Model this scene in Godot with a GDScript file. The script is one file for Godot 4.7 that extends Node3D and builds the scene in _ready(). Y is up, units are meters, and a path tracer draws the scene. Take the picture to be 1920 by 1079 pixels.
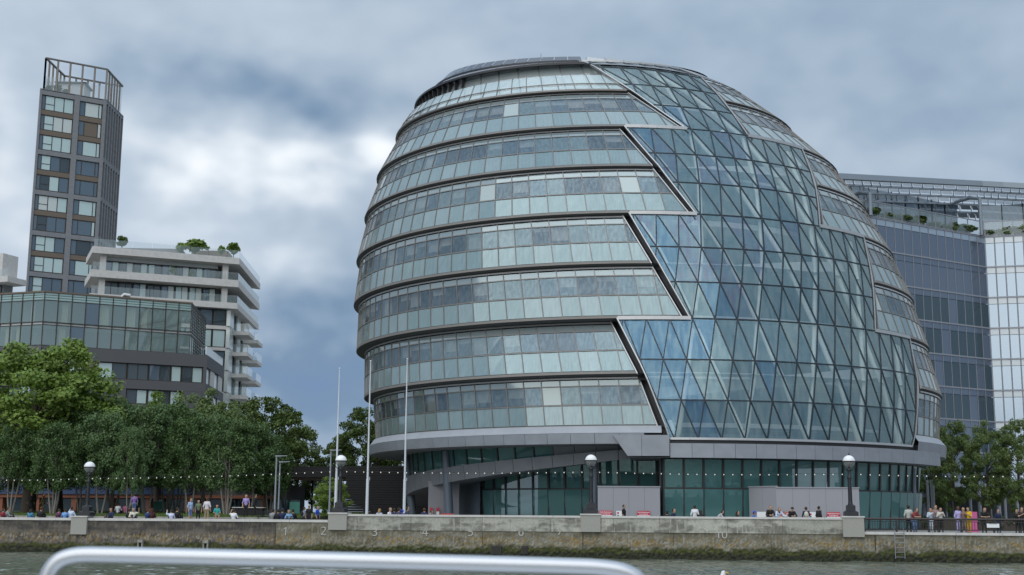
extends Node3D
# A riverside scene: a leaning glass egg of an office building behind a Thames-like river wall.
# y is up, metres; the eye stands 2.95 m above the water at the origin and looks along -z.

const EYE := 2.95
const FOCAL := 2450.0            # pixels of the 1920 wide photograph
const PITCH := 0.17191345        # 9.85 degrees
const ROLL := 0.007
const GROUND := 1.9

var M := {}
var taken := {}
var rng := RandomNumberGenerator.new()
var noise := FastNoiseLite.new()
var noise2 := FastNoiseLite.new()

# ------------------------------------------------------------------ geometry collector
class Geo:
	var v := PackedVector3Array()
	var n := PackedVector3Array()
	var c := PackedColorArray()
	var i := PackedInt32Array()
	var tint := Color.WHITE
	var coloured := false
	func tri(a: Vector3, b: Vector3, d: Vector3) -> void:      # counter-clockwise seen from outside
		var nn := (b - a).cross(d - a).normalized()
		var k := v.size()
		v.append(a); v.append(b); v.append(d)
		n.append(nn); n.append(nn); n.append(nn)
		c.append(tint); c.append(tint); c.append(tint)
		i.append(k); i.append(k + 2); i.append(k + 1)
	func quad(a: Vector3, b: Vector3, d: Vector3, e: Vector3) -> void:
		var nn := (d - a).cross(e - b).normalized()
		var k := v.size()
		v.append(a); v.append(b); v.append(d); v.append(e)
		for q in 4:
			n.append(nn); c.append(tint)
		i.append(k); i.append(k + 2); i.append(k + 1)
		i.append(k); i.append(k + 3); i.append(k + 2)
	func hull(p: Array) -> void:                                # eight corners: four of the bottom, four of the top, counter-clockwise from above
		quad(p[4], p[5], p[6], p[7]); quad(p[3], p[2], p[1], p[0])
		for q in 4:
			var r := (q + 1) % 4
			quad(p[q], p[r], p[r + 4], p[q + 4])
	func box(at: Vector3, size: Vector3, turn := 0.0) -> void:  # at is the middle of the base
		var h := size * 0.5
		var x := Vector3(cos(turn), 0, -sin(turn)) * h.x
		var z := Vector3(sin(turn), 0, cos(turn)) * h.z
		var u := Vector3(0, size.y, 0)
		var b := [at - x + z, at + x + z, at + x - z, at - x - z]
		hull([b[0], b[1], b[2], b[3], b[0] + u, b[1] + u, b[2] + u, b[3] + u])
	func bar(a: Vector3, b: Vector3, out: Vector3, wide: float, deep: float, lift := 0.0) -> void:   # a box from a to b whose face looks along out
		var d := (b - a).normalized()
		var s := d.cross(out).normalized() * wide * 0.5
		var o := s.cross(d).normalized()
		var f := o * lift
		var g := o * (lift - deep)
		var p := [a + s + g, a - s + g, a - s + f, a + s + f, b + s + g, b - s + g, b - s + f, b + s + f]
		if (p[1] - p[0]).cross(p[2] - p[0]).dot(d) < 0:
			p = [p[3], p[2], p[1], p[0], p[7], p[6], p[5], p[4]]
		hull(p)
	func tube(path: Array, radii: Array, sides := 8) -> void:
		var first := v.size()
		var side := Vector3.ZERO
		for k in path.size():
			var d: Vector3 = (path[mini(k + 1, path.size() - 1)] - path[maxi(k - 1, 0)]).normalized()
			if k == 0:
				side = d.cross(Vector3.UP if absf(d.y) < 0.9 else Vector3.RIGHT).normalized()
			else:
				side = (side - d * side.dot(d)).normalized()
			var up := d.cross(side)
			for s in sides:
				var a := TAU * s / sides
				var o := side * cos(a) + up * sin(a)
				v.append(path[k] + o * float(radii[mini(k, radii.size() - 1)])); n.append(o); c.append(tint)
		for k in path.size() - 1:
			for s in sides:
				var a := first + k * sides + s
				var b := first + k * sides + (s + 1) % sides
				i.append(a); i.append(b + sides); i.append(b)
				i.append(a); i.append(a + sides); i.append(b + sides)
		for e in [0, path.size() - 1]:
			var m := v.size()
			var d: Vector3 = (path[1] - path[0]).normalized() * -1.0 if e == 0 else (path[-1] - path[-2]).normalized()
			v.append(path[e]); n.append(d); c.append(tint)
			for s in sides:
				v.append(v[first + e * sides + s]); n.append(d); c.append(tint)
			for s in sides:
				var a := m + 1 + s
				var b := m + 1 + (s + 1) % sides
				if e == 0:
					i.append(m); i.append(a); i.append(b)
				else:
					i.append(m); i.append(b); i.append(a)
	func lathe(at: Vector3, rows: Array, sides := 16) -> void:  # rows of [radius, height]
		var path := []
		var radii := []
		var first := v.size()
		for k in rows.size():
			var a: Array = rows[maxi(k - 1, 0)]
			var b: Array = rows[mini(k + 1, rows.size() - 1)]
			var slope := Vector2(b[1] - a[1], a[0] - b[0]).normalized()
			for s in sides:
				var w := TAU * s / sides
				v.append(at + Vector3(cos(w) * rows[k][0], rows[k][1], sin(w) * rows[k][0]))
				n.append(Vector3(cos(w) * slope.x, slope.y, sin(w) * slope.x)); c.append(tint)
		for k in rows.size() - 1:
			for s in sides:
				var a := first + k * sides + s
				var b := first + k * sides + (s + 1) % sides
				i.append(a); i.append(b); i.append(b + sides)
				i.append(a); i.append(b + sides); i.append(a + sides)
	func ball(at: Vector3, r: Vector3, rings := 8, sides := 12) -> void:
		var first := v.size()
		for k in rings + 1:
			var e := PI * k / rings
			for s in sides:
				var w := TAU * s / sides
				var d := Vector3(cos(w) * sin(e), cos(e), sin(w) * sin(e))
				v.append(at + d * r); n.append((d / r).normalized()); c.append(tint)
		for k in rings:
			for s in sides:
				var a := first + k * sides + s
				var b := first + k * sides + (s + 1) % sides
				i.append(a); i.append(b + sides); i.append(b)
				i.append(a); i.append(a + sides); i.append(b + sides)
	func poly(points: PackedVector3Array) -> void:              # a flat convex polygon
		for q in range(1, points.size() - 1):
			tri(points[0], points[q], points[q + 1])
	func mesh() -> ArrayMesh:
		var a := []
		a.resize(Mesh.ARRAY_MAX)
		a[Mesh.ARRAY_VERTEX] = v; a[Mesh.ARRAY_NORMAL] = n; a[Mesh.ARRAY_INDEX] = i
		if coloured:
			a[Mesh.ARRAY_COLOR] = c
		var m := ArrayMesh.new()
		if v.size():
			m.add_surface_from_arrays(Mesh.PRIMITIVE_TRIANGLES, a)
		return m

# ------------------------------------------------------------------ naming and nodes
func numbered(called: String) -> String:
	var k: int = taken.get(called, 0)
	taken[called] = k + 1
	return called if k == 0 else "%s_%03d" % [called, k]

func tag(o: Node, label: String, category: String, group := "", kind := "") -> Node:
	if label: o.set_meta("label", label)
	if category: o.set_meta("category", category)
	if group: o.set_meta("group", group)
	if kind: o.set_meta("kind", kind)
	return o

func thing(called: String, label: String, category: String, at := Vector3.ZERO, turn := 0.0, group := "") -> Node3D:
	var o := Node3D.new()
	o.name = numbered(called)
	add_child(o)
	o.position = at
	o.rotation.y = turn
	tag(o, label, category, group)
	return o

func put(m: Mesh, called: String, material: Material, parent: Node = null, kind := "") -> MeshInstance3D:
	var o := MeshInstance3D.new()
	o.mesh = m
	o.material_override = material
	if parent == null:
		o.name = numbered(called)
		add_child(o)
	else:
		o.name = called
		parent.add_child(o, true)
	if kind: o.set_meta("kind", kind)
	return o

func part(g: Geo, called: String, material: Material, parent: Node = null, kind := "") -> MeshInstance3D:
	return put(g.mesh(), called, material, parent, kind)

func copy(o: Node3D, at: Vector3, turn := 0.0, label := "") -> Node3D:
	var r: Node3D = o.duplicate()
	var base := String(o.name)
	var cut := RegEx.create_from_string("_\\d{3}$").sub(base, "")
	r.name = numbered(cut)
	add_child(r)
	r.position = at
	r.rotation.y = turn
	if label: r.set_meta("label", label)
	return r

# ------------------------------------------------------------------ materials
func lin(r: float, g: float, b: float, a := 1.0) -> Color:
	var k := Color(r, g, b).linear_to_srgb()
	k.a = a
	return k

func mat(called: String, r: float, g: float, b: float, rough := 0.7, metal := 0.0, spec := 0.5) -> StandardMaterial3D:
	var m := StandardMaterial3D.new()
	m.resource_name = called
	m.albedo_color = lin(r, g, b)
	m.roughness = rough
	m.metallic = metal
	m.metallic_specular = spec
	m.cull_mode = BaseMaterial3D.CULL_DISABLED
	M[called] = m
	return m

func pane_mat(called: String, r: float, g: float, b: float, alpha: float, metal := 0.0, rough := 0.03) -> StandardMaterial3D:
	var m := mat(called, r, g, b, rough, metal)
	m.transparency = BaseMaterial3D.TRANSPARENCY_ALPHA
	m.albedo_color.a = alpha
	return m

func streaked(called: String, colours: Array, alpha: float, metal: float, salt: int, scale := Vector3(0.22, 0.045, 0.22)) -> void:     # upright streaks: film stain on atrium glass, painted curtains and reflections on windows
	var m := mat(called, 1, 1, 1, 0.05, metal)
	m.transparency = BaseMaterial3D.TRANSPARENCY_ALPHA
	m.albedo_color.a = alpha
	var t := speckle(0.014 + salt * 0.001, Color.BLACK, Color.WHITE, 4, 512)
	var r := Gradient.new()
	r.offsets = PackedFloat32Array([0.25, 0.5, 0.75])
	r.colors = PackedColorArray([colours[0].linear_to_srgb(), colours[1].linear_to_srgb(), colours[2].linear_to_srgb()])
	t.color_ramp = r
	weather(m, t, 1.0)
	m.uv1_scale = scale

func speckle(freq: float, low: Color, high: Color, octaves := 4, size := 512, kind := FastNoiseLite.TYPE_SIMPLEX_SMOOTH) -> NoiseTexture2D:
	var f := FastNoiseLite.new()
	f.noise_type = kind
	f.seed = int(freq * 99991) % 9973
	f.frequency = freq
	f.fractal_octaves = octaves
	f.fractal_gain = 0.6
	var t := NoiseTexture2D.new()
	t.width = size; t.height = size
	t.seamless = true
	t.noise = f
	var r := Gradient.new()
	r.set_color(0, low); r.set_color(1, high)
	t.color_ramp = r
	return t

func weather(m: StandardMaterial3D, t: Texture2D, metres: float) -> StandardMaterial3D:
	m.albedo_texture = t
	m.uv1_triplanar = true
	m.uv1_world_triplanar = true
	m.uv1_scale = Vector3.ONE / metres
	return m

func vertex_mat(called: String, rough := 0.8) -> StandardMaterial3D:
	var m := mat(called, 1, 1, 1, rough)
	m.vertex_color_use_as_albedo = true
	return m

# ------------------------------------------------------------------ survey: a sight line of the photograph at a given distance
func sight(x: float, y: float) -> Vector2:
	var dx := x - 960.0
	var dy := y - 539.5
	var a := (dx + dy * ROLL) / FOCAL
	var b := -(dy - dx * ROLL) / FOCAL
	var z := cos(PITCH) - b * sin(PITCH)
	return Vector2(a / z, (sin(PITCH) + b * cos(PITCH)) / z)

func at(x: float, y: float, far: float) -> Vector3:
	var s := sight(x, y)
	return Vector3(s.x * far, EYE + s.y * far, -far)

func over(x: float, y: float, far: float, height: float) -> Vector3:   # the same sight line, put on a level
	var s := sight(x, y)
	return Vector3(s.x * far, height, -far)

func wall_far(x_px: float) -> float:                                    # distance of the river wall's face along a column of the photograph
	var u := sight(x_px, 975.0).x
	return 91.5 / (1.0 + 0.15 * u)

func wall_point(x: float, height := 0.0, back := 0.0) -> Vector3:       # a point of the river wall's face at that x
	return Vector3(x + back * 0.1483, height, -(91.5 - 0.15 * x) - back * 0.9889)

const WALL_TURN := -0.1489    # rotation.y of things that stand along the wall

func wall_at(x_px: float, height := 0.0, back := 0.0) -> Vector3:
	var far := wall_far(x_px)
	return wall_point(sight(x_px, 975.0).x * far, height, back)

# ------------------------------------------------------------------ scene
func _ready() -> void:
	rng.seed = 7
	noise.seed = 11; noise.frequency = 1.0; noise.fractal_octaves = 5
	noise2.seed = 23; noise2.frequency = 1.0; noise2.fractal_octaves = 3
	camera_and_light()
	materials()
	setting()
	egg_building()
	ground_floor()
	river_wall()
	tower()
	balcony_block()
	brick_block()
	far_block()
	right_block()
	pavilions()
	trees()
	poles_and_lamps()
	hoardings()
	people()
	boat_and_bird()

func camera_and_light() -> void:
	var cam := Camera3D.new()
	cam.name = "camera"
	add_child(cam)
	var lens := CameraAttributesPhysical.new()
	lens.frustum_far = 4000.0
	lens.frustum_near = 0.1
	lens.frustum_focus_distance = 110.0
	lens.exposure_aperture = 8.0
	cam.attributes = lens
	var want := rad_to_deg(2.0 * atan(539.5 / FOCAL))
	lens.frustum_focal_length = 54.5
	for k in 40:                                # the focal length that gives the wanted angle
		lens.frustum_focal_length *= tan(deg_to_rad(cam.fov) / 2.0) / tan(deg_to_rad(want) / 2.0)
	cam.position = Vector3(0, EYE, 0)
	cam.rotation.x = PITCH
	cam.rotate_object_local(Vector3(0, 0, 1), ROLL)
	cam.current = true
	print("fov ", cam.fov, " want ", want, " focal ", lens.frustum_focal_length)

	var env := Environment.new()
	env.background_mode = Environment.BG_SKY
	var sky := Sky.new()
	var sm := PanoramaSkyMaterial.new()
	sm.panorama = cloudy_sky()
	sky.sky_material = sm
	env.sky = sky
	env.tonemap_mode = Environment.TONE_MAPPER_LINEAR
	env.tonemap_exposure = 1.15
	env.sdfgi_enabled = true
	env.ssao_enabled = true
	env.ssil_enabled = true
	var we := WorldEnvironment.new()
	we.name = "environment"
	we.environment = env
	add_child(we)

	var sun := DirectionalLight3D.new()
	sun.name = "sun"
	sun.light_energy = 0.5
	sun.light_color = Color(1.0, 0.985, 0.96)
	sun.light_angular_distance = 80.0
	sun.shadow_enabled = true
	sun.rotation_degrees = Vector3(-42, -22, 0)   # high behind the clouds, over the viewer's shoulder
	add_child(sun)

func cloudy_sky() -> ImageTexture:
	var w := 2048
	var h := 1024
	var big := FastNoiseLite.new()
	big.seed = 5; big.frequency = 2.3; big.fractal_octaves = 5; big.fractal_gain = 0.5
	var fine := FastNoiseLite.new()
	fine.seed = 91; fine.frequency = 7.0; fine.fractal_octaves = 4
	var puff := FastNoiseLite.new()
	puff.seed = 17; puff.frequency = 16.0; puff.fractal_octaves = 4
	# banks of cloud seen in the photograph: place in its pixels, size, brighter or darker
	var banks := [
		[390, 330, 140, 60, 0.27], [330, 270, 90, 40, 0.12], [540, 345, 80, 45, 0.17], [705, 280, 60, 45, 0.36], [640, 330, 80, 50, 0.15],
		[420, 470, 170, 60, 0.16], [20, 300, 50, 120, 0.20], [330, 40, 200, 60, -0.02], [300, 130, 130, 50, -0.17], [480, 175, 170, 55, -0.19], [640, 200, 90, 40, -0.08],
		[560, 245, 90, 30, -0.12], [600, 660, 160, 110, -0.24], [560, 760, 240, 90, -0.18], [560, 560, 120, 35, -0.06], [570, 500, 130, 40, 0.05],
		[1000, 60, 300, 60, 0.02], [1650, 130, 350, 160, -0.03], [1500, 300, 200, 70, 0.09], [850, 110, 90, 60, 0.05], [90, 60, 140, 70, 0.04]]
	var im := Image.create_empty(w, h, false, Image.FORMAT_RGBF)
	var ramp := Gradient.new()
	ramp.offsets = PackedFloat32Array([0.0, 0.25, 0.45, 0.65, 0.85, 1.0])
	ramp.colors = PackedColorArray([Color(0.085, 0.155, 0.29), Color(0.185, 0.275, 0.40), Color(0.32, 0.41, 0.52), Color(0.47, 0.55, 0.645), Color(0.72, 0.78, 0.84), Color(0.90, 0.925, 0.95)])
	for py in h:
		var el := PI * (0.5 - (py + 0.5) / h)
		if el < -0.02:
			im.fill_rect(Rect2i(0, py, w, h - py), Color(0.16, 0.19, 0.2))
			break
		var ce := cos(el)
		var se := sin(el)
		var lift := 1.0 + 0.9 * maxf(0.0, se - 0.36) / 0.64      # an overcast sky is brighter overhead than near the horizon
		for px in w:
			var az := wrapf(TAU * (px + 0.5) / w, -PI, PI)      # the middle of the view is the seam of the picture
			var aside := smoothstep(0.40, 0.9, maxf(absf(az), el * 1.2))    # beyond the drawn banks the noise alone is as broken as they are
			var d := Vector3(sin(az) * ce, se * 1.7, -cos(az) * ce)
			var q := 0.51 + lerpf(0.16, 0.30, aside) * big.get_noise_3dv(d) + lerpf(0.06, 0.14, aside) * fine.get_noise_3dv(d) 
			var thick := 0.0
			if absf(az) < 0.75 and el < 0.7:
				var zc := cos(az) * ce * cos(PITCH) + se * sin(PITCH)
				var yc := -cos(az) * ce * sin(PITCH) + se * cos(PITCH)
				var x := 960.0 + sin(az) * ce / zc * FOCAL
				var y := 539.5 - yc / zc * FOCAL
				var wob := 60.0 * fine.get_noise_3dv(d * 0.9 + Vector3(3, 0, 0))
				for b in banks:
					var ex: float = (x + wob - b[0]) / b[2]
					var ey: float = (y + wob * 0.6 - b[1]) / b[3]
					var r := ex * ex + ey * ey
					if r < 6.0:
						q += b[4] * exp(-r * 0.7)
						thick += absf(b[4]) * exp(-r * 0.5)
			q += (0.06 + 0.55 * minf(thick, 0.6)) * puff.get_noise_3dv(d)
			im.set_pixel(px, py, ramp.sample(clampf(q, 0.0, 0.95)) * lift)
	return ImageTexture.create_from_image(im)

func materials() -> void:
	var grime := speckle(0.012, Color(0.72, 0.71, 0.69), Color(1, 1, 1), 5)
	var soft := speckle(0.008, Color(0.90, 0.90, 0.90), Color(1, 1, 1), 3)
	var streak := speckle(0.03, Color(0.80, 0.80, 0.80), Color(1, 1, 1), 4)
	weather(mat("paving", 0.30, 0.29, 0.27, 0.85), grime, 6.0)
	weather(mat("concrete", 0.36, 0.355, 0.32, 0.85), grime, 3.0)
	weather(mat("pale_stone", 0.62, 0.60, 0.57, 0.8), soft, 3.5)
	weather(mat("plinth_stone", 0.42, 0.41, 0.37, 0.85), streak, 1.2)
	weather(mat("dark_brick", 0.15, 0.15, 0.16, 0.85), speckle(0.09, Color(0.7, 0.7, 0.7), Color(1, 1, 1), 3), 2.0)
	weather(mat("grey_render", 0.23, 0.235, 0.245, 0.8), soft, 4.0)
	weather(mat("black_timber", 0.014, 0.013, 0.014, 0.75), streak, 2.0)
	weather(mat("fascia_grey", 0.25, 0.268, 0.295, 0.5, 0.2), soft, 7.0)
	weather(mat("fascia_white", 0.38, 0.40, 0.43, 0.45, 0.2), soft, 7.0)
	for k in 3:
		weather(mat("parapet_%d" % k, [0.33, 0.27, 0.37][k], [0.325, 0.265, 0.365][k], [0.275, 0.225, 0.315][k], 0.9), speckle(0.02 + 0.004 * k, Color(0.55, 0.54, 0.5), Color(1, 1, 1), 5), 2.6)
	mat("rail_brown", 0.035, 0.024, 0.022, 0.45)
	mat("soffit_grey", 0.20, 0.215, 0.235, 0.6)
	mat("black_metal", 0.03, 0.03, 0.033, 0.5)
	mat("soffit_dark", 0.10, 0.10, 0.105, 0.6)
	mat("iron_black", 0.012, 0.013, 0.017, 0.4)
	mat("mullion", 0.19, 0.178, 0.165, 0.45, 0.4)
	mat("band_rail", 0.185, 0.17, 0.155, 0.6, 0.2)
	mat("silver", 0.42, 0.42, 0.42, 0.4, 0.6)
	mat("bronze", 0.17, 0.15, 0.13, 0.5, 0.4)
	mat("diagrid_bar", 0.018, 0.025, 0.033, 0.4, 0.2)
	mat("strut_white", 0.72, 0.78, 0.72, 0.5)
	mat("slab_white", 0.55, 0.58, 0.58, 0.7)
	mat("interior", 0.24, 0.26, 0.265, 0.9)
	mat("interior_dark", 0.09, 0.095, 0.10, 0.9)
	mat("blind", 0.62, 0.62, 0.56, 0.8)
	mat("column_blue", 0.115, 0.145, 0.18, 0.4)
	mat("solar", 0.022, 0.025, 0.04, 0.2, 0.1)
	mat("roof_metal", 0.28, 0.29, 0.31, 0.4, 0.6)
	mat("hoarding", 0.30, 0.30, 0.325, 0.7)
	mat("grey_post", 0.27, 0.29, 0.32, 0.4, 0.3)
	mat("flag_white", 0.60, 0.63, 0.66, 0.35)
	mat("lamp_white", 0.80, 0.80, 0.80, 0.3)
	pane_mat("lamp_clear", 0.35, 0.36, 0.36, 0.45, 0.0, 0.1)
	mat("sign_red", 0.52, 0.02, 0.05, 0.5)
	mat("sign_white", 0.75, 0.76, 0.77, 0.5)
	mat("chalk", 0.46, 0.45, 0.41, 0.9)
	mat("steel_blue", 0.22, 0.25, 0.29, 0.4, 0.3)
	mat("steel", 0.50, 0.51, 0.53, 0.38, 0.95)
	mat("rust", 0.035, 0.03, 0.025, 0.9)
	mat("bulb", 0.9, 0.88, 0.78, 0.3)
	M.bulb.emission_enabled = true
	M.bulb.emission = Color(1.0, 0.93, 0.78)
	M.bulb.emission_energy_multiplier = 0.15
	mat("bronze_dark", 0.055, 0.045, 0.038, 0.5, 0.2)
	mat("brown_panel", 0.15, 0.115, 0.085, 0.6)
	mat("brick_orange", 0.24, 0.09, 0.05, 0.8)
	mat("blue_board", 0.03, 0.06, 0.14, 0.6)
	mat("teal_board", 0.05, 0.22, 0.17, 0.6)
	mat("pink_board", 0.50, 0.10, 0.26, 0.6)
	mat("chair_red", 0.45, 0.03, 0.04, 0.5)
	mat("curtain", 0.62, 0.62, 0.48, 0.9)
	# glass of the egg: coated, so that it mirrors part of the sky
	streaked("window_clear", [Color(0.135, 0.195, 0.24), Color(0.185, 0.26, 0.305), Color(0.25, 0.335, 0.37)], 0.66, 0.5, 7, Vector3(0.30, 0.10, 0.30))  # window streaks: curtains and cloud reflections put into the colour
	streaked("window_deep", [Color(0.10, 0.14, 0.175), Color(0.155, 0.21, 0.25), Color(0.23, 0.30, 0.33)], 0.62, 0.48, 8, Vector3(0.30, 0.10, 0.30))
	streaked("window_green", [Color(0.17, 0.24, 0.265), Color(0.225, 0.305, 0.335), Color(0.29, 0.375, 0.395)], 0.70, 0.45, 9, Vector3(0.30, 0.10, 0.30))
	mat("window_blind", 0.38, 0.44, 0.43, 0.12, 0.15)
	for k in 3:
		var s := mat("spandrel_%d" % k, [0.285, 0.26, 0.315][k], [0.37, 0.345, 0.395][k], [0.38, 0.358, 0.405][k], [0.10, 0.06, 0.16][k], 0.32)
		weather(s, speckle(0.02, Color(0.82, 0.84, 0.84), Color(1, 1, 1), 3, 256), 2.2)
		s.uv1_scale = Vector3(0.8, 0.10, 0.8)
	pane_mat("transom", 0.33, 0.39, 0.40, 0.8, 0.4)
	pane_mat("balustrade", 0.50, 0.62, 0.62, 0.35, 0.3)
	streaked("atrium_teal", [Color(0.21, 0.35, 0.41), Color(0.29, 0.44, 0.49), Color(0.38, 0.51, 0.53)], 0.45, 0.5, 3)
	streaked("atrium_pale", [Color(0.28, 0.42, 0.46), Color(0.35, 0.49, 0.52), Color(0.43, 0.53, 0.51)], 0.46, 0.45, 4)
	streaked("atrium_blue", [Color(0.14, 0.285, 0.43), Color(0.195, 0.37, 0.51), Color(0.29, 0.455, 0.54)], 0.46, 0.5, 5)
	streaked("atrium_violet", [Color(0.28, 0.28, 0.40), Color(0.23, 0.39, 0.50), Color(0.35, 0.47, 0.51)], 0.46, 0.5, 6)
	pane_mat("shop_teal", 0.10, 0.235, 0.235, 0.80, 0.2)
	pane_mat("shop_dark", 0.03, 0.055, 0.06, 0.62, 0.25)
	pane_mat("flat_dark", 0.075, 0.10, 0.115, 0.80, 0.25)
	pane_mat("flat_blue", 0.14, 0.19, 0.235, 0.80, 0.35)
	mat("flat_blind", 0.48, 0.60, 0.59, 0.15, 0.1)
	mat("flat_pale", 0.55, 0.60, 0.58, 0.15, 0.05)
	pane_mat("flat_clear", 0.34, 0.45, 0.44, 0.30, 0.35)
	mat("strip_glass", 0.34, 0.46, 0.44, 0.12, 0.2)
	pane_mat("rail_glass", 0.45, 0.55, 0.55, 0.14, 0.12)
	pane_mat("screen_glass", 0.55, 0.62, 0.62, 0.25, 0.1)
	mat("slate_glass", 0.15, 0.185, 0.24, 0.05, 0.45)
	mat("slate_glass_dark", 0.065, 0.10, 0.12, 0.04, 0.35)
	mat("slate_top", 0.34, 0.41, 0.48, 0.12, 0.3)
	mat("sky_glass", 0.42, 0.50, 0.57, 0.12, 0.35)  # pale side face: reflection of bright sky put into the glass colour
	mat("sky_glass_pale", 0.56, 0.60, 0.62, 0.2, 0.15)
	mat("light_mullion", 0.30, 0.31, 0.34, 0.5, 0.3)
	mat("canopy_steel", 0.25, 0.29, 0.33, 0.5, 0.2)
	pane_mat("canopy_glass", 0.72, 0.76, 0.80, 0.5, 0.0, 0.2)
	mat("grass_soil", 0.06, 0.07, 0.03, 0.95)
	vertex_mat("painted", 0.8)
	vertex_mat("person_cloth", 0.85)
	var wm := mat("river_water", 0.15, 0.165, 0.13, 0.10, 0.0, 0.5)
	wm.clearcoat_enabled = false
	for k in [["leaf_plane", 0.5], ["leaf_birch", 0.4], ["leaf_lime", 0.45]]:
		var m := vertex_mat(k[0], 0.6)
		m.backlight_enabled = true
		m.backlight = Color(0.5, 0.55, 0.3)
	weather(mat("bark_white", 0.62, 0.60, 0.54, 0.9), speckle(0.05, Color(0.35, 0.32, 0.3), Color(1, 1, 1), 4, 256), 0.7)
	mat("bark_brown", 0.075, 0.06, 0.045, 0.95)

# ------------------------------------------------------------------ ground and water
func setting() -> void:
	var g := Geo.new()
	g.quad(wall_point(-400, GROUND, 0.4), wall_point(400, GROUND, 0.4), Vector3(2500, GROUND, -3000), Vector3(-2500, GROUND, -3000))
	tag(part(g, "ground", M.paving), "grey paved riverside ground", "", "", "structure")
	# the raised promenade and its lawn in front of the birches
	g = Geo.new()
	var a := wall_at(560, 0, 0.42)
	var l := wall_point(-130, 0, 0.42)
	var back := 7.3
	g.hull([l + Vector3(0, 1.5, 0), a + Vector3(0, 1.5, 0), wall_point(a.x, 1.5, back + 30), wall_point(-130, 1.5, back + 30), l + Vector3(0, 2.2, 0), a + Vector3(0, 2.2, 0), wall_point(a.x, 2.2, back + 30), wall_point(-130, 2.2, back + 30)])
	tag(part(g, "promenade", M.paving), "grey paved promenade strip behind the low coping", "", "", "structure")
	g = Geo.new()
	var x := -62.0
	var edge: float = wall_at(505).x - 0.5
	var st := thing("stone_kerb", "low grey stone retaining kerb along the lawn edge", "kerb")
	while x < edge - 0.3:
		var x2 := minf(x + 2.35, edge)
		var k := Geo.new()
		k.hull([wall_point(x, 2.2, back), wall_point(x2, 2.2, back), wall_point(x2, 2.2, back + 0.4), wall_point(x, 2.2, back + 0.4), wall_point(x, 2.58, back), wall_point(x2, 2.58, back), wall_point(x2, 2.58, back + 0.4), wall_point(x, 2.58, back + 0.4)])
		part(k, "kerb_stone", M.concrete, st)
		x = x2 + 0.015
	g = Geo.new()
	g.quad(wall_point(-130, 2.56, back + 0.42), wall_point(edge, 2.56, back + 0.42), wall_point(edge, 2.95, back + 24), wall_point(-130, 2.95, back + 24))
	g.quad(wall_point(edge, 2.2, back + 0.42), wall_point(edge, 2.2, back + 24), wall_point(edge, 2.95, back + 24), wall_point(edge, 2.56, back + 0.42))
	tag(part(g, "lawn", M.grass_soil), "sloping lawn ground under the birch trees", "", "", "structure")
	# blades of the lawn
	var b := Geo.new()
	b.coloured = true
	for k in 26000:
		var px := rng.randf_range(-46, edge - 0.05)
		var d := pow(rng.randf(), 1.6) * 22.0
		var p := wall_point(px, 2.55 + d * 0.0165, back + 0.43 + d)
		var s := rng.randf_range(0.03, 0.07)
		var turn := rng.randf() * PI
		var o := Vector3(cos(turn), 0, sin(turn)) * s
		b.tint = Color(0.07, 0.13, 0.022).lerp(Color(0.13, 0.17, 0.04), rng.randf())
		b.tri(p - o, p + o, p + Vector3(rng.randf_range(-0.05, 0.05), rng.randf_range(0.07, 0.16), rng.randf_range(-0.05, 0.05)))
	tag(part(b, "grass", M.leaf_plane), "short mown grass on the lawn under the birches", "grass", "", "stuff")
	# the river
	var xs := []
	var q := -420.0
	while q < 420.0:
		xs.append(q)
		q += 0.32 if absf(q + 0.0) < 48.0 else 12.0
	var bs := []
	q = 0.06
	while q > -420.0:
		bs.append(q)
		q -= 0.26 if q > -46.0 else 9.0
	var w := Geo.new()
	for bb in bs:
		for xx in xs:
			var p := wall_point(xx, 0, bb)
			p.y = wave(p.x, p.z)
			w.v.append(p)
			var e := 0.12
			w.n.append(Vector3(wave(p.x - e, p.z) - wave(p.x + e, p.z), 2.0 * e, wave(p.x, p.z - e) - wave(p.x, p.z + e)).normalized())
			w.c.append(Color.WHITE)
	var nx := xs.size()
	for r in bs.size() - 1:
		for k in nx - 1:
			var o := r * nx + k
			w.i.append(o); w.i.append(o + nx + 1); w.i.append(o + nx)
			w.i.append(o); w.i.append(o + 1); w.i.append(o + nx + 1)
	tag(part(w, "water", M.river_water), "murky grey green river water with small ripples", "", "", "structure")

func wave(x: float, z: float) -> float:
	return 0.090 * noise2.get_noise_2d(x * 0.30, z * 0.55) + 0.050 * noise.get_noise_2d(x * 0.85 + 40.0, z * 1.5)

# ------------------------------------------------------------------ the egg: horizontal rings, one at each floor
const RT := [-0.75, -0.35, 0.0, 1.0, 2.0, 3.0, 4.0, 5.0, 6.0, 7.0, 8.0, 8.6]
const RC := [6.1, 6.1, 6.1, 5.93, 5.55, 5.19, 4.85, 4.51, 4.17, 3.64, 3.14, 2.95]
const RR := [0.209, 0.209, 0.211, 0.2138, 0.2142, 0.2110, 0.2041, 0.1931, 0.1788, 0.1556, 0.1326, 0.104]
const RH := [0.0305, 0.042, 0.052, 0.0839, 0.1192, 0.154, 0.188, 0.222, 0.2546, 0.289, 0.3153, 0.340]
const RK := [1.0, 1.0, 1.0, 1.0, 0.95, 0.95, 0.945, 0.935, 0.90, 0.86, 0.86, 0.86]
const RI := [0.0, 0.0, 0.0, 0.0, 0.0, 0.0, 0.0, 0.0, 0.0, 0.0, 0.0, 1.8]
const TOPF := 0.957
const TOP_INSET := [0.85, 0.8, 0.48, 0.36, 0.3, 0.3, 0.3, 0.3]

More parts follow.
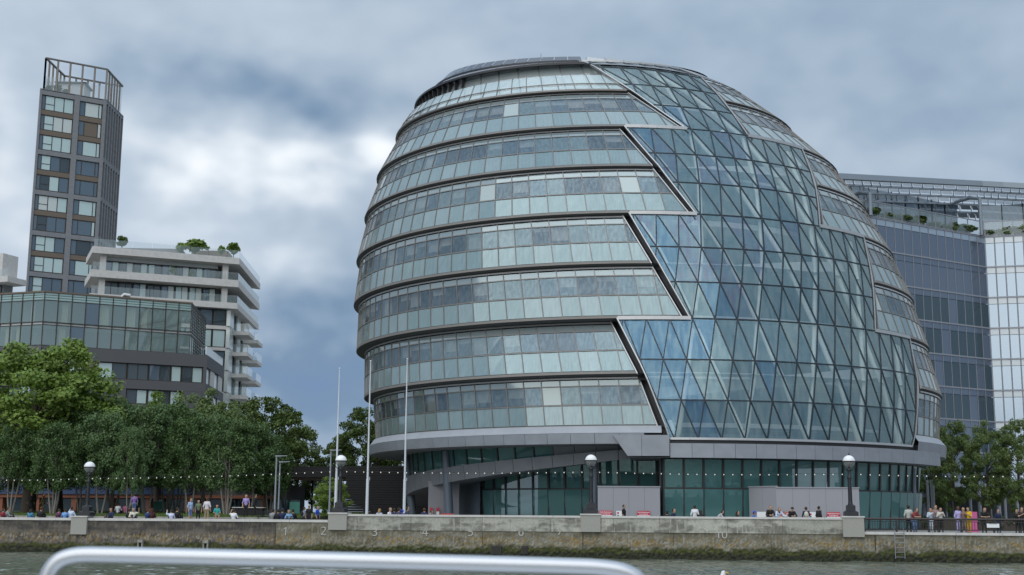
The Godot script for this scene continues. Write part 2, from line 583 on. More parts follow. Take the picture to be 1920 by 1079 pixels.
func smooth_table(table: Array, t: float) -> float:
	var k := 0
	while k < RT.size() - 2 and t > RT[k + 1]:
		k += 1
	return lerpf(table[k], table[k + 1], clampf((t - RT[k]) / (RT[k + 1] - RT[k]), 0.0, 1.0))

func ring_point(deg: float, t: float, inset := 0.0, drop := 0.0) -> Vector3:
	var d := 124.0 + 0.8 * t
	var c := deg_to_rad(smooth_table(RC, t))
	var r := d * smooth_table(RR, t)
	var rz := r * smooth_table(RK, t)
	var a := deg_to_rad(deg)
	return Vector3(d * sin(c) + (r - inset) * sin(a), EYE + d * smooth_table(RH, t) - smooth_table(RI, t) * cos(a) - drop, -(d * cos(c) - (rz - inset) * cos(a)))

func band_point(k: int, deg: float, v: float, inset := 0.0) -> Vector3:
	var low := ring_point(deg, k, 0.45 if k == 0 else 0.0)
	var turn := wrapf(deg, -180.0, 180.0)
	var flush := smoothstep(-30.0, 60.0, turn) * smoothstep(178.0, 110.0, absf(turn))     # the floors step on the left flank and lie almost flush on the right
	var high := ring_point(deg, k + 1.0, TOP_INSET[k] * lerpf(1.0, 0.2, flush))
	high.y = lerpf(ring_point(deg, k).y, high.y, TOPF)
	var p := low.lerp(high, v)
	if inset != 0.0:
		var a := deg_to_rad(deg)
		p -= Vector3(sin(a), 0.0, cos(a)) * inset
	return p

func round_out(deg: float) -> Vector3:
	var a := deg_to_rad(deg)
	return Vector3(sin(a), 0.12, cos(a)).normalized()

# the slanted ends of the glazed front, in degrees round the ring: [left low, left high, right low, right high, t low, t high]
const FRONT := [[-3.0, -8.5, 47.0, 53.0, -0.24, 2.0], [3.5, -3.0, 40.5, 49.0, 2.0, 4.0], [9.0, 0.5, 35.0, 46.5, 4.0, 6.0], [14.0, -3.2, 29.0, 38.0, 6.0, 8.42]]
# the grid of the front: heights of its rows, place of one upright and width of a bay at each height, in degrees
const GT := [-0.24, 0.507, 1.253, 2.0, 2.667, 3.333, 4.0, 4.667, 5.333, 6.0, 6.62, 7.23, 7.85, 8.42]
const GC := [-2.3, -0.8, 1.1, 3.8, 6.1, 8.2, 9.7, 11.6, 13.3, 15.0, 17.0, 18.6, 19.5, 20.0]
const GW := [3.9, 3.82, 3.8, 3.8, 3.82, 3.9, 4.0, 4.15, 4.25, 4.5, 4.85, 5.2, 5.7, 6.4]

func knot(u: int, b: int) -> Vector2:
	return Vector2(GC[b] + u * GW[b], GT[b])

func front_left(s: int, t: float) -> float:
	var f: Array = FRONT[s]
	return lerpf(f[0], f[1], (t - f[4]) / (f[5] - f[4]))

func front_right(s: int, t: float) -> float:
	var f: Array = FRONT[s]
	return lerpf(f[2], f[3], (t - f[4]) / (f[5] - f[4]))

func cut(p: PackedVector2Array, keep: PackedVector2Array) -> PackedVector2Array:
	var r := Geometry2D.intersect_polygons(p, keep)
	var best := PackedVector2Array()
	for q in r:
		if q.size() >= 3 and (best.is_empty() or absf(area(q)) > absf(area(best))):
			best = q
	if area(best) < 0:
		best.reverse()
	return best

func area(p: PackedVector2Array) -> float:
	var s := 0.0
	for k in p.size():
		s += p[k].cross(p[(k + 1) % p.size()])
	return s * 0.5

func strip(g: Geo, from: float, to: float, step: float, low: Callable, high: Callable) -> void:
	var n := maxi(1, int(ceil(absf(to - from) / step)))
	for k in n:
		var a := lerpf(from, to, float(k) / n)
		var b := lerpf(from, to, float(k + 1) / n)
		g.quad(low.call(a), low.call(b), high.call(b), high.call(a))

func egg_building() -> void:
	var egg := thing("glass_office_building", "bulging egg shaped office building of stacked glass floors with a diagonal glazed front", "office building")
	for k in 8:
		floor_band(egg, k)
	glazed_front(egg)
	crown(egg)

func floor_band(egg: Node3D, k: int) -> void:
	var sec := k / 2
	var t_of := func(v): return k + TOPF * v
	var r := (124.0 + 0.8 * k) * smooth_table(RR, k + 0.4)
	var step := rad_to_deg(1.56 / r)
	for side in 2:
		if k == 7 and side == 0:
			continue
		var frame := Geo.new()
		var lips := Geo.new()
		var rails := Geo.new()
		var trans := Geo.new()
		var band := MeshInstance3D.new()
		band.name = "floor_band"
		egg.add_child(band, true)
		var lo := front_left(sec, k) if side == 0 else front_right(sec, k)
		var hi := front_left(sec, k + TOPF) if side == 0 else front_right(sec, k + TOPF)
		var gap := 1.35 if side == 0 else 1.1
		var keep: PackedVector2Array
		if side == 0:
			keep = PackedVector2Array([Vector2(-130, -0.1), Vector2(lo - gap, -0.1), Vector2(lo - gap, 0), Vector2(hi - gap, 1), Vector2(hi - gap, 1.1), Vector2(-130, 1.1)])
		else:
			keep = PackedVector2Array([Vector2(lo + gap, -0.1), Vector2(130, -0.1), Vector2(130, 1.1), Vector2(hi + gap, 1.1), Vector2(hi + gap, 1), Vector2(lo + gap, 0)])
		var far := 100.0
		var first := (minf(lo, hi) - gap if side == 0 else maxf(lo, hi) + gap)
		var begin: float = maxf(lo, hi) - gap + 0.1 if side == 0 else minf(lo, hi) + gap - 0.1
		var n := int((far - absf(begin) if side == 1 else far + begin) / step)
		var way := -1.0 if side == 0 else 1.0
		# columns start from a whole bay just inside the shorter end, so that only the last bays are cut
		var start: float = first + (step * ceil((begin - first) / step) if side == 0 else -step * ceil((first - begin) / step))
		for cidx in n + 1:
			var a := start + way * step * cidx
			var b := start + way * step * (cidx + 1)
			var d0 := minf(a, b)
			var d1 := maxf(a, b)
			var mid := (d0 + d1) * 0.5
			var m := 0.06
			# mullion at a
			var line := Geometry2D.intersect_polyline_with_polygon(PackedVector2Array([Vector2(a, 0.0), Vector2(a, 0.965)]), keep)
			for l in line:
				frame.bar(band_point(k, l[0].x, l[0].y), band_point(k, l[-1].x, l[-1].y), round_out(a), 0.07, 0.12, 0.03)
			for row in [[0.06, 0.435, 0], [0.465, 0.815, 1], [0.84, 0.945, 2]]:
				var p := cut(PackedVector2Array([Vector2(d0 + m, row[0]), Vector2(d1 - m, row[0]), Vector2(d1 - m, row[1]), Vector2(d0 + m, row[1])]), keep)
				if p.size() < 3 or absf(area(p)) < 0.02:
					continue
				var tilt := rng.randf_range(-0.010, 0.010)
				var tip := rng.randf_range(-0.010, 0.010)
				var pts := PackedVector3Array()
				for q in p:
					pts.append(band_point(k, q.x, q.y, 0.03 + (q.x - mid) * tilt * 0.45 + (q.y - 0.5 * (row[0] + row[1])) * tip * 4.0))
				if row[2] == 2:
					trans.poly(pts)
					continue
				var pane := Geo.new()
				pane.poly(pts)
				var roll := rng.randf()
				var nz := noise2.get_noise_2d(mid * 0.05, k * 1.7)
				if row[2] == 0:
					part(pane, "spandrel_panel", M["spandrel_%d" % (0 if roll < 0.5 else 1 if roll < 0.75 else 2)], band)
				else:
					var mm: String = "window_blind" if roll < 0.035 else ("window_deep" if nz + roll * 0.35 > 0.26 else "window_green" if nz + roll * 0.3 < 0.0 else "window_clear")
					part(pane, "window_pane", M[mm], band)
					if mm != "window_blind" and rng.randf() < 0.4:          # a blind let down behind the glass
						var low := lerpf(row[1], row[0], rng.randf_range(0.2, 1.0))
						var bp := cut(PackedVector2Array([Vector2(d0 + m, low), Vector2(d1 - m, low), Vector2(d1 - m, row[1]), Vector2(d0 + m, row[1])]), keep)
						if bp.size() >= 3:
							var bl := Geo.new()
							var bq := PackedVector3Array()
							for q in bp:
								bq.append(band_point(k, q.x, q.y, 0.30))
							bl.poly(bq)
							part(bl, "blind", M.blind, band)
		# rails
		for row in [[0.0, 0.048, 0.04, 0], [0.440, 0.460, 0.025, 1], [0.819, 0.836, 0.02, 1], [0.968, 1.0, 0.06, 2]]:
			var v0: float = row[0]
			var v1: float = row[1]
			var o: float = -row[2]
			var e0: float = lerpf(lo, hi, v0) + (-gap if side == 0 else gap)
			var e1: float = lerpf(lo, hi, v1) + (-gap if side == 0 else gap)
			var gg: Geo = lips if row[3] == 2 else rails if row[3] == 0 else frame
			var cells := int(ceil((far - way * e0) / step))
			for c in cells:
				var fr := float(c) / cells
				var f2 := float(c + 1) / cells
				var a0 := lerpf(e0, way * far, fr)
				var a1 := lerpf(e0, way * far, f2)
				var b0 := lerpf(e1, way * far, fr)
				var b1 := lerpf(e1, way * far, f2)
				if side == 0:
					var sw := a0; a0 = a1; a1 = sw
					sw = b0; b0 = b1; b1 = sw
				gg.hull([band_point(k, a0, v0, o), band_point(k, a1, v0, o), band_point(k, a1, v0, 0.08), band_point(k, a0, v0, 0.08), band_point(k, b0, v1, o), band_point(k, b1, v1, o), band_point(k, b1, v1, 0.08), band_point(k, b0, v1, 0.08)])
		# the bright edge bar of the slanted end
		var ea := lo + (-gap if side == 0 else gap)
		var eb := hi + (-gap if side == 0 else gap)
		lips.bar(band_point(k, ea, -0.01), band_point(k, eb, 1.0), round_out(ea), 0.08, 0.25, 0.10)
		band.mesh = frame.mesh()
		band.material_override = M.mullion
		part(lips, "edge_trim", M.silver, band)
		part(rails, "sill_rail", M.band_rail, band)
		part(trans, "transom_glazing", M.transom, band, "stuff")
	var rear := Geo.new()
	# the far side, the dark underside and the rooms behind the glass
	for side in 2:
		if k == 7 and side == 0:
			continue
		strip(rear, 100, 180 if side == 1 else 100, 4.0, func(d): return band_point(k, d if side == 1 else -d, 0.0), func(d): return band_point(k, d if side == 1 else -d, 1.0))
	if k < 7:
		strip(rear, 180, 260, 4.0, func(d): return band_point(k, d, 0.0), func(d): return band_point(k, d, 1.0))
	part(rear, "rear_cladding", M.spandrel_0, egg, "stuff")
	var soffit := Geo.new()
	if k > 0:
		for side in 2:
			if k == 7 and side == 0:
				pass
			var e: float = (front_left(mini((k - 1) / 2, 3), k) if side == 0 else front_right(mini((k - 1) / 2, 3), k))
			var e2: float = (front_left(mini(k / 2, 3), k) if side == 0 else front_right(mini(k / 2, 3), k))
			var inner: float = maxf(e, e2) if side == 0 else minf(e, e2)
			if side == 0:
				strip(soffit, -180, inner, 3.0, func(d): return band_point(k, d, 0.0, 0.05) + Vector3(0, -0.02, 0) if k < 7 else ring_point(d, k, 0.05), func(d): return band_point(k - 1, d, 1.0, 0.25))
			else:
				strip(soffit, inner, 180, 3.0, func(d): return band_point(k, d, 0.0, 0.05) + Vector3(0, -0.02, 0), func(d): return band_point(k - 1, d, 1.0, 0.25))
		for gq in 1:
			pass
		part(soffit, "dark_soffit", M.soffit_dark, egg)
	# inner wall of the offices and the dark reveal beside the glazed front
	if k < 7:
		var room := Geo.new()
		strip(room, -180, maxf(front_left(sec, k), front_left(sec, k + 0.9)) - 0.7, 4.0, func(d): return band_point(k, d, -0.02, 1.9), func(d): return band_point(k, d, 1.04, 1.9))
		strip(room, minf(front_right(sec, k), front_right(sec, k + 0.9)) + 0.7, 180, 4.0, func(d): return band_point(k, d, -0.02, 1.9), func(d): return band_point(k, d, 1.04, 1.9))
		strip(room, -180, 180, 4.0, func(d): return band_point(k, d, 0.0, 0.3) + Vector3(0, 0.05, 0), func(d): return band_point(k, d, 0.0, 2.4) + Vector3(0, 0.05, 0))
		part(room, "office_wall", M.interior, egg)
	for side in 2:
		if k == 7 and side == 0:
			continue
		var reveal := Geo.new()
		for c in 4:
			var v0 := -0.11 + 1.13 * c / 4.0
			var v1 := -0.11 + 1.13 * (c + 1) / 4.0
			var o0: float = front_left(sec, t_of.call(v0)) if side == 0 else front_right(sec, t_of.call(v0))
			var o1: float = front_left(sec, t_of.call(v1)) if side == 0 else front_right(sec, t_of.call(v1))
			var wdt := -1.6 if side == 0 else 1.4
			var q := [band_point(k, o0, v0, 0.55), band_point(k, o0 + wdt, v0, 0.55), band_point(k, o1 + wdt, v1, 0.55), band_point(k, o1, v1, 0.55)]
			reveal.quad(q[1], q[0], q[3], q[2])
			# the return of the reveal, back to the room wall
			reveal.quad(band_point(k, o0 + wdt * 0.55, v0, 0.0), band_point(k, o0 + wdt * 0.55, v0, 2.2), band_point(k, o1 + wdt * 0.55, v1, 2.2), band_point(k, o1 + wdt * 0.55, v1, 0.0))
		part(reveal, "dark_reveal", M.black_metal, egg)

func glazed_front(egg: Node3D) -> void:
	var frame := Geo.new()
	var trim := Geo.new()
	var front := MeshInstance3D.new()
	front.name = "diagonal_front"
	egg.add_child(front, true)
	var seen := {}
	for s in 4:
		var f: Array = FRONT[s]
		var keep := PackedVector2Array([Vector2(f[0], f[4]), Vector2(f[2], f[4]), Vector2(f[3], f[5]), Vector2(f[1], f[5])])
		for b in range(s * 3, s * 3 + (4 if s == 3 else 3)):
			for u in range(-9, 15):
				for half in 2:
					var p: PackedVector2Array
					if half == 0:      # under the diagonal that falls from the head of this upright to the foot of the next
						p = PackedVector2Array([knot(u, b), knot(u + 1, b), knot(u, b + 1)])
					else:
						p = PackedVector2Array([knot(u + 1, b), knot(u + 1, b + 1), knot(u, b + 1)])
					p = cut(p, keep)
					if p.size() < 3 or area(p) < 0.04:
						continue
					var g := Geo.new()
					var tilt := rng.randf_range(-0.004, 0.004)
					var tip := rng.randf_range(-0.015, 0.015)
					var pts := PackedVector3Array()
					for q in p:
						pts.append(ring_point(q.x, q.y, 0.02 + (q.x - p[0].x) * tilt + (q.y - p[0].y) * tip))
					g.poly(pts)
					var mid := (p[0] + p[1] + p[2]) / 3.0
					var nz := noise2.get_noise_2d(mid.x * 0.10 + 9.0, mid.y * 1.0)
					var blue := 0.62 - (mid.x + 6.0) / 38.0 + nz * 0.5 + rng.randf_range(-0.1, 0.1) - (0.6 if mid.y > 6.6 else 0.0)  # bluer to the left: sky reflection put into the pane colour
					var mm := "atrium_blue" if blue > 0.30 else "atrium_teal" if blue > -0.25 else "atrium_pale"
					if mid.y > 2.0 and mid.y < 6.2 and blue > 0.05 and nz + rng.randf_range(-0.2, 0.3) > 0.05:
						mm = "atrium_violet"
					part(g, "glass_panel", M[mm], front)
					for e in p.size():
						var c0 := p[e]
						var c1 := p[(e + 1) % p.size()]
						if c0.distance_to(c1) < 0.08:
							continue
						var m2 := (c0 + c1) * 0.5
						var key := "%d %d" % [roundi(m2.x * 20), roundi(m2.y * 100)]
						if seen.has(key):
							continue
						seen[key] = true
						frame.bar(ring_point(c0.x, c0.y), ring_point(c1.x, c1.y), round_out(m2.x), 0.085, 0.15, 0.035)
		# bright trim round this part of the front
		for c in 8:
			var q0 := lerpf(f[4], f[5], c / 8.0)
			var q1 := lerpf(f[4], f[5], (c + 1) / 8.0)
			trim.bar(ring_point(front_left(s, q0) - 0.12, q0), ring_point(front_left(s, q1) - 0.12, q1), round_out(0), 0.09, 0.3, 0.10)
			trim.bar(ring_point(front_right(s, q0) + 0.12, q0), ring_point(front_right(s, q1) + 0.12, q1), round_out(45), 0.09, 0.3, 0.10)
		var spans := [[f[1], f[3], f[5]]] if s == 3 else [[f[1], FRONT[s + 1][0], f[5]], [FRONT[s + 1][2], f[3], f[5]]]
		if s == 0:
			spans.append([f[0], f[2], f[4]])
		for sp in spans:
			var n := maxi(1, int(absf(sp[1] - sp[0]) / 3.0))
			for c in n:
				trim.bar(ring_point(lerpf(sp[0], sp[1], float(c) / n), sp[2]), ring_point(lerpf(sp[0], sp[1], float(c + 1) / n), sp[2]), round_out(lerpf(sp[0], sp[1], float(c) / n)), 0.17 if sp[0] == f[0] or s == 3 else 0.28, 0.3, 0.13)
	front.mesh = frame.mesh()
	front.material_override = M.diagrid_bar
	part(trim, "bright_trim", M.silver, front)
	# white struts that carry the front from inside, behind every third upright and diagonal
	for k in range(-3, 9):
		for way in 2:
			var path := []
			for c in 14 * 4 - 3:
				var b := mini(c / 4, 12)
				var w := c / 4.0 - b
				var a0 := knot(k * 3 if way == 0 else k * 3 - b, b)
				var a1 := knot(k * 3 if way == 0 else k * 3 - b - 1, b + 1)
				var q := a0.lerp(a1, w)
				var sec := 0 if q.y < 2.0 else 1 if q.y < 4.0 else 2 if q.y < 6.0 else 3
				if q.y < 8.2 and q.x > front_left(sec, q.y) + 0.4 and q.x < front_right(sec, q.y) - 0.4:
					path.append(ring_point(q.x + 0.5, q.y, 0.7))
				else:
					if path.size() > 2:
						var g := Geo.new()
						g.tube(path, [0.19], 8)
						part(g, "white_strut", M.strut_white, front)
					path = []
			if path.size() > 2:
				var g := Geo.new()
				g.tube(path, [0.19], 8)
				part(g, "white_strut", M.strut_white, front)
	# floors and the ramp of the hall behind the front, and the hall's back wall
	var back := Geo.new()
	strip(back, -14, 60, 4.0, func(d): return ring_point(d, -0.3, 9.0), func(d): return ring_point(d, 7.6, 7.5))
	part(back, "hall_wall", M.interior, front)
	for k in range(0, 8):
		var slab := Geo.new()
		var deep := 3.2 + 1.2 * sin(k * 1.9)
		strip(slab, -11, 56, 4.0, func(d): return ring_point(d, k + 0.02, deep), func(d): return ring_point(d, k + 0.14, deep))
		strip(slab, -11, 56, 4.0, func(d): return ring_point(d, k + 0.02, 9.0), func(d): return ring_point(d, k + 0.02, deep))
		part(slab, "hall_floor", M.slab_white, front)
	for k in 3:
		var ramp := Geo.new()
		var t0 := 0.5 + k * 2.1
		strip(ramp, -11, 56, 3.0, func(d): return ring_point(d, t0 + (d + 11) * 0.012, 2.2), func(d): return ring_point(d, t0 + 0.2 + (d + 11) * 0.012, 2.2))
		strip(ramp, -11, 56, 3.0, func(d): return ring_point(d, t0 + (d + 11) * 0.012, 3.9), func(d): return ring_point(d, t0 + (d + 11) * 0.012, 2.2))
		part(ramp, "hall_ramp", M.slab_white, front)

func crown(egg: Node3D) -> void:
	# terrace under the roof: two rows of balustrade glass, a set back glass wall, a canopy of metal panels, dark panels on top
	var edge := 4.5
	var step := 4.3
	var frame := Geo.new()
	var terrace := MeshInstance3D.new()
	terrace.name = "roof_terrace"
	egg.add_child(terrace, true)
	var d := front_left(3, 7.0) - 1.5
	while d > -100.0:
		var e := d - step
		for row in [[7.04, 7.22], [7.25, 7.56]]:
			var g := Geo.new()
			var cutoff := front_left(3, row[1]) - 1.2
			g.quad(ring_point(e + 0.1, row[0]), ring_point(d - 0.1, row[0]), ring_point(minf(d - 0.1, cutoff), row[1], 0.1), ring_point(e + 0.1, row[1], 0.1))
			part(g, "balustrade_pane", M.balustrade, terrace)
		frame.bar(ring_point(d, 7.0), ring_point(minf(d, front_left(3, 7.57) - 1.2), 7.57, 0.1), round_out(d), 0.06, 0.1, 0.05)
		frame.bar(ring_point(e, 7.235), ring_point(d, 7.235), round_out(d), 0.06, 0.08, 0.04)
		frame.bar(ring_point(e, 7.0), ring_point(d, 7.0), round_out(d), 0.16, 0.2, 0.06)
		d = e
	terrace.mesh = frame.mesh()
	terrace.material_override = M.mullion
	var floor_g := Geo.new()
	strip(floor_g, -180, 14, 4.0, func(q): return ring_point(q, 7.02, 0.1), func(q): return ring_point(q, 7.02, 9.0))
	part(floor_g, "terrace_floor", M.soffit_grey, terrace)
	var wall := Geo.new()
	var bars := Geo.new()
	d = front_left(3, 7.0) + 4.0
	while d > -120.0:
		wall.quad(ring_point(d - 7, 7.02, 1.9), ring_point(d, 7.02, 1.9), ring_point(d, 8.02, 0.6), ring_point(d - 7, 8.02, 0.6))
		bars.bar(ring_point(d, 7.02, 1.9), ring_point(d, 8.02, 0.6), round_out(d), 0.1, 0.15, 0.06)
		d -= 7.0
	part(wall, "set_back_glazing", M.screen_glass, terrace)
	part(bars, "glazing_bar", M.mullion, terrace, "stuff")
	var inner := Geo.new()
	strip(inner, -120, 14, 5.0, func(q): return ring_point(q, 7.02, 2.6), func(q): return ring_point(q, 8.02, 1.2))
	part(inner, "terrace_room_wall", M.slab_white, terrace)
	# slanting louvres under the canopy edge
	for k in 15:
		var q := -92.0 + k * 3.3
		var g := Geo.new()
		g.bar(ring_point(q, 7.72, 0.9), ring_point(q + 1.0, 8.0, 0.15), round_out(q), 0.10, 0.5, 0.1)
		part(g, "canopy_louvre", M.black_metal, egg)
	# canopy
	var soffit := Geo.new()
	strip(soffit, -180, 0, 4.0, func(q): return ring_point(q, 8.0, 0.0), func(q): return ring_point(q, 8.05, 4.6))
	part(soffit, "canopy_soffit", M.fascia_grey, egg)
	d = -1.5
	while d > -112.0:
		var e := d - 5.2
		var g := Geo.new()
		g.quad(ring_point(e + 0.12, 8.02), ring_point(d - 0.12, 8.02), ring_point(d - 0.12, 8.36), ring_point(e + 0.12, 8.36))
		part(g, "canopy_panel", M.roof_metal, egg)
		g = Geo.new()
		g.quad(ring_point(e + 0.15, 8.38, -0.15), ring_point(d - 0.15, 8.38, -0.15), ring_point(d - 0.15, 8.6, -0.1, -0.35), ring_point(e + 0.15, 8.6, -0.1, -0.35))
		part(g, "solar_panel", M.solar, egg)
		d = e
	var lip := Geo.new()
	for k in 40:
		var a := -112.0 + k * 2.75
		lip.bar(ring_point(a, 8.0), ring_point(a + 2.75, 8.0), round_out(a), 0.22, 0.3, 0.08)
		lip.bar(ring_point(a, 8.37, -0.1), ring_point(a + 2.75, 8.37, -0.1), round_out(a), 0.16, 0.3, 0.08)
	part(lip, "canopy_edge", M.iron_black, egg)
	var skin := Geo.new()
	strip(skin, -180, 180, 5.0, func(q): return ring_point(q, 8.0, 0.25), func(q): return ring_point(q, 8.6, 0.2))
	part(skin, "crown_skin", M.soffit_grey, egg)
	var cap := Geo.new()
	var top := (ring_point(0, 8.6) + ring_point(180, 8.6)) * 0.5 + Vector3(0, 0.25, 0)
	for k in 60:
		cap.tri(ring_point(k * 6.0, 8.6, 0.0, -0.05), ring_point(k * 6.0 + 6.0, 8.6, 0.0, -0.05), top)
	part(cap, "roof", M.solar, egg)
	# open flaps at the head of the glazed front
	for k in 5:
		var a := 0.5 + k * 7.0
		var g := Geo.new()
		var p0 := ring_point(a, 8.44, -0.1)
		var p1 := ring_point(a + 6.4, 8.44, -0.1)
		var up := Vector3(0, 0.28 if k < 2 else 0.1, 0)
		g.hull([p0, p1, ring_point(a + 6.4, 8.6, 0.1), ring_point(a, 8.6, 0.1), p0 + up + Vector3(0, 0.12, 0), p1 + up * 0.3 + Vector3(0, 0.12, 0), ring_point(a + 6.4, 8.6, 0.1) + Vector3(0, 0.12, 0) + up * 0.3, ring_point(a, 8.6, 0.1) + up + Vector3(0, 0.12, 0)])
		part(g, "vent_flap", M.sky_glass_pale, egg)
	var rod := Geo.new()
	rod.tube([top + Vector3(-4, 0, 6), top + Vector3(-4, 0.7, 6)], [0.05, 0.03], 6)
	part(rod, "roof_rod", M.grey_post, egg)

# ------------------------------------------------------------------ foot of the egg
func foot(deg: float, r: float, y: float) -> Vector3:
	var a := deg_to_rad(deg)
	return Vector3(13.18 + r * sin(a), y, -(123.3 - r * cos(a)))

func ground_floor() -> void:
	var egg: Node3D = get_node("glass_office_building")
	var ledge := Geo.new()
	strip(ledge, -180, -4.4, 3.0, func(d): return ring_point(d, -0.12, -0.25), func(d): return ring_point(d, 0.03, 0.25))
	strip(ledge, 48.4, 180, 3.0, func(d): return ring_point(d, -0.12, -0.25), func(d): return ring_point(d, 0.03, 0.25))
	part(ledge, "white_ledge", M.fascia_white, egg)
	# grey fascia panels, one by one
	var d := -7.2
	while d > -112.0:
		var e := d - 4.05
		var g := Geo.new()
		g.hull([ring_point(e + 0.03, -0.345, -0.3), ring_point(d - 0.03, -0.345, -0.3), ring_point(d - 0.03, -0.345, 0.1), ring_point(e + 0.03, -0.345, 0.1), ring_point(e + 0.03, -0.125, -0.27), ring_point(d - 0.03, -0.125, -0.27), ring_point(d - 0.03, -0.125, 0.1), ring_point(e + 0.03, -0.125, 0.1)])
		part(g, "fascia_panel", M.fascia_grey, egg)
		d = e
	# the deep box where the two levels of fascia meet
	for q in [[-12.2, -7.65, -9.9], [-7.6, -3.2, -7.6]]:
		var g := Geo.new()
		var lo: float = q[2]
		g.hull([ring_point(lo, -0.60, -0.42), ring_point(q[1], -0.60, -0.42), ring_point(q[1], -0.60, 0.2), ring_point(lo, -0.60, 0.2), ring_point(q[0], -0.17, -0.42), ring_point(q[1], -0.17, -0.42), ring_point(q[1], -0.17, 0.2), ring_point(q[0], -0.17, 0.2)])
		part(g, "fascia_box", M.fascia_grey, egg)
	d = -3.1
	while d < 60.0:
		var e := d + 3.55
		var g := Geo.new()
		g.hull([ring_point(d + 0.03, -0.63, -0.32), ring_point(e - 0.03, -0.63, -0.32), ring_point(e - 0.03, -0.63, 0.1), ring_point(d + 0.03, -0.63, 0.1), ring_point(d + 0.03, -0.335, -0.32), ring_point(e - 0.03, -0.335, -0.32), ring_point(e - 0.03, -0.335, 0.1), ring_point(d + 0.03, -0.335, 0.1)])
		part(g, "fascia_panel", M.fascia_grey, egg)
		d = e
	while d < 84.0:
		var e := d + 4.05
		var g := Geo.new()
		g.hull([ring_point(d + 0.03, -0.40, -0.30), ring_point(e - 0.03, -0.40, -0.30), ring_point(e - 0.03, -0.40, 0.1), ring_point(d + 0.03, -0.40, 0.1), ring_point(d + 0.03, -0.125, -0.27), ring_point(e - 0.03, -0.125, -0.27), ring_point(e - 0.03, -0.125, 0.1), ring_point(d + 0.03, -0.125, 0.1)])
		part(g, "fascia_panel", M.fascia_grey, egg)
		d = e
	var up := Geo.new()
	strip(up, 48.4, 61, 3.0, func(q): return ring_point(q, -0.335, -0.3), func(q): return ring_point(q, -0.12, -0.27))
	part(up, "fascia_upstand", M.fascia_grey, egg)
	var groove := Geo.new()
	strip(groove, -4.0, 49, 3.0, func(q): return ring_point(q, -0.345, 0.05), func(q): return ring_point(q, -0.22, 0.05))
	part(groove, "dark_groove", M.black_metal, egg)
	var soffit := Geo.new()
	strip(soffit, -180, -8.0, 3.0, func(q): return ring_point(q, -0.34, 8.5), func(q): return ring_point(q, -0.34, -0.28))
	strip(soffit, -10.0, 62, 3.0, func(q): return ring_point(q, -0.62, 8.5), func(q): return ring_point(q, -0.62, -0.28))
	strip(soffit, 60, 180, 3.0, func(q): return ring_point(q, -0.39, 8.5), func(q): return ring_point(q, -0.39, -0.28))
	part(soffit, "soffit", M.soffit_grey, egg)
	# ramp ribbon that curls round the left of the entrance
	var low := func(q): return 7.25 - 3.0 * pow(clampf((-10.0 - q) / 80.0, 0.0, 1.4), 0.9)
	var high := func(q): return 7.95 - 2.1 * pow(clampf((-10.0 - q) / 80.0, 0.0, 1.4), 0.9)
	d = -8.0
	while d > -124.0:
		var e := d - 4.4
		var g := Geo.new()
		g.hull([foot(e + 0.05, 22.9, low.call(e)), foot(d - 0.05, 22.9, low.call(d)), foot(d - 0.05, 22.6, low.call(d)), foot(e + 0.05, 22.6, low.call(e)), foot(e + 0.05, 23.1, high.call(e)), foot(d - 0.05, 23.1, high.call(d)), foot(d - 0.05, 22.6, high.call(d)), foot(e + 0.05, 22.6, high.call(e))])
		part(g, "ramp_panel", M.fascia_grey, egg)
		if d > -24.0:       # solid panels above the ribbon near the box
			g = Geo.new()
			g.quad(foot(e + 0.05, 22.7, high.call(e) + 0.02), foot(d - 0.05, 22.7, high.call(d) + 0.02), foot(d - 0.05, 22.9, 8.2), foot(e + 0.05, 22.9, 8.2))
			part(g, "upper_panel", M.soffit_grey, egg)
		else:
			g = Geo.new()
			g.quad(foot(e + 0.15, 22.6, high.call(e) + 0.03), foot(d - 0.15, 22.6, high.call(d) + 0.03), foot(d - 0.15, 22.8, 8.2), foot(e + 0.15, 22.8, 8.2))
			part(g, "ramp_window", M.shop_teal, egg)
			g = Geo.new()
			g.bar(foot(d, 22.65, high.call(d)), foot(d, 22.85, 8.2), Vector3(sin(deg_to_rad(d)), 0, cos(deg_to_rad(d))), 0.12, 0.12, 0.03)
			part(g, "ramp_mullion", M.black_metal, egg)
		d = e
	var under := Geo.new()
	strip(under, -124, -8, 4.0, func(q): return foot(q, 15.0, low.call(q) + 0.5), func(q): return foot(q, 22.8, low.call(q)))
	part(under, "ramp_underside", M.soffit_grey, egg)
	# shop windows: right hand wall close behind the fascia, left hand wall further in
	var glaze := func(g0: float, g1: float, r: float, step: float, split: float, head: float):
		var bars := Geo.new()
		var q := g0
		while q < g1 - 0.2:
			var e := minf(q + step, g1)
			for row in [[GROUND + 0.12, split - 0.06, "shop_teal"], [split + 0.06, head, "shop_teal"]]:
				var g := Geo.new()
				var tw := rng.randf_range(-0.012, 0.012)
				g.quad(foot(q + 0.12, r, row[0]), foot(e - 0.12, r + tw * 2.0, row[0]), foot(e - 0.12, r + 0.25 + tw, row[1]), foot(q + 0.12, r + 0.25 - tw, row[1]))
				part(g, "shop_window", M[row[2]], egg)
			bars.bar(foot(q, r, GROUND), foot(q, r + 0.25, head), Vector3(sin(deg_to_rad(q)), 0, cos(deg_to_rad(q))), 0.16, 0.15, 0.06)
			bars.bar(foot(q, r + 0.12, split), foot(e, r + 0.12, split), Vector3(sin(deg_to_rad(q)), 0, cos(deg_to_rad(q))), 0.12, 0.1, 0.04)
			bars.bar(foot(q, r, GROUND + 0.06), foot(e, r, GROUND + 0.06), Vector3(sin(deg_to_rad(q)), 0, cos(deg_to_rad(q))), 0.14, 0.1, 0.04)
			q = e
		part(bars, "shop_frame", M.black_metal, egg)
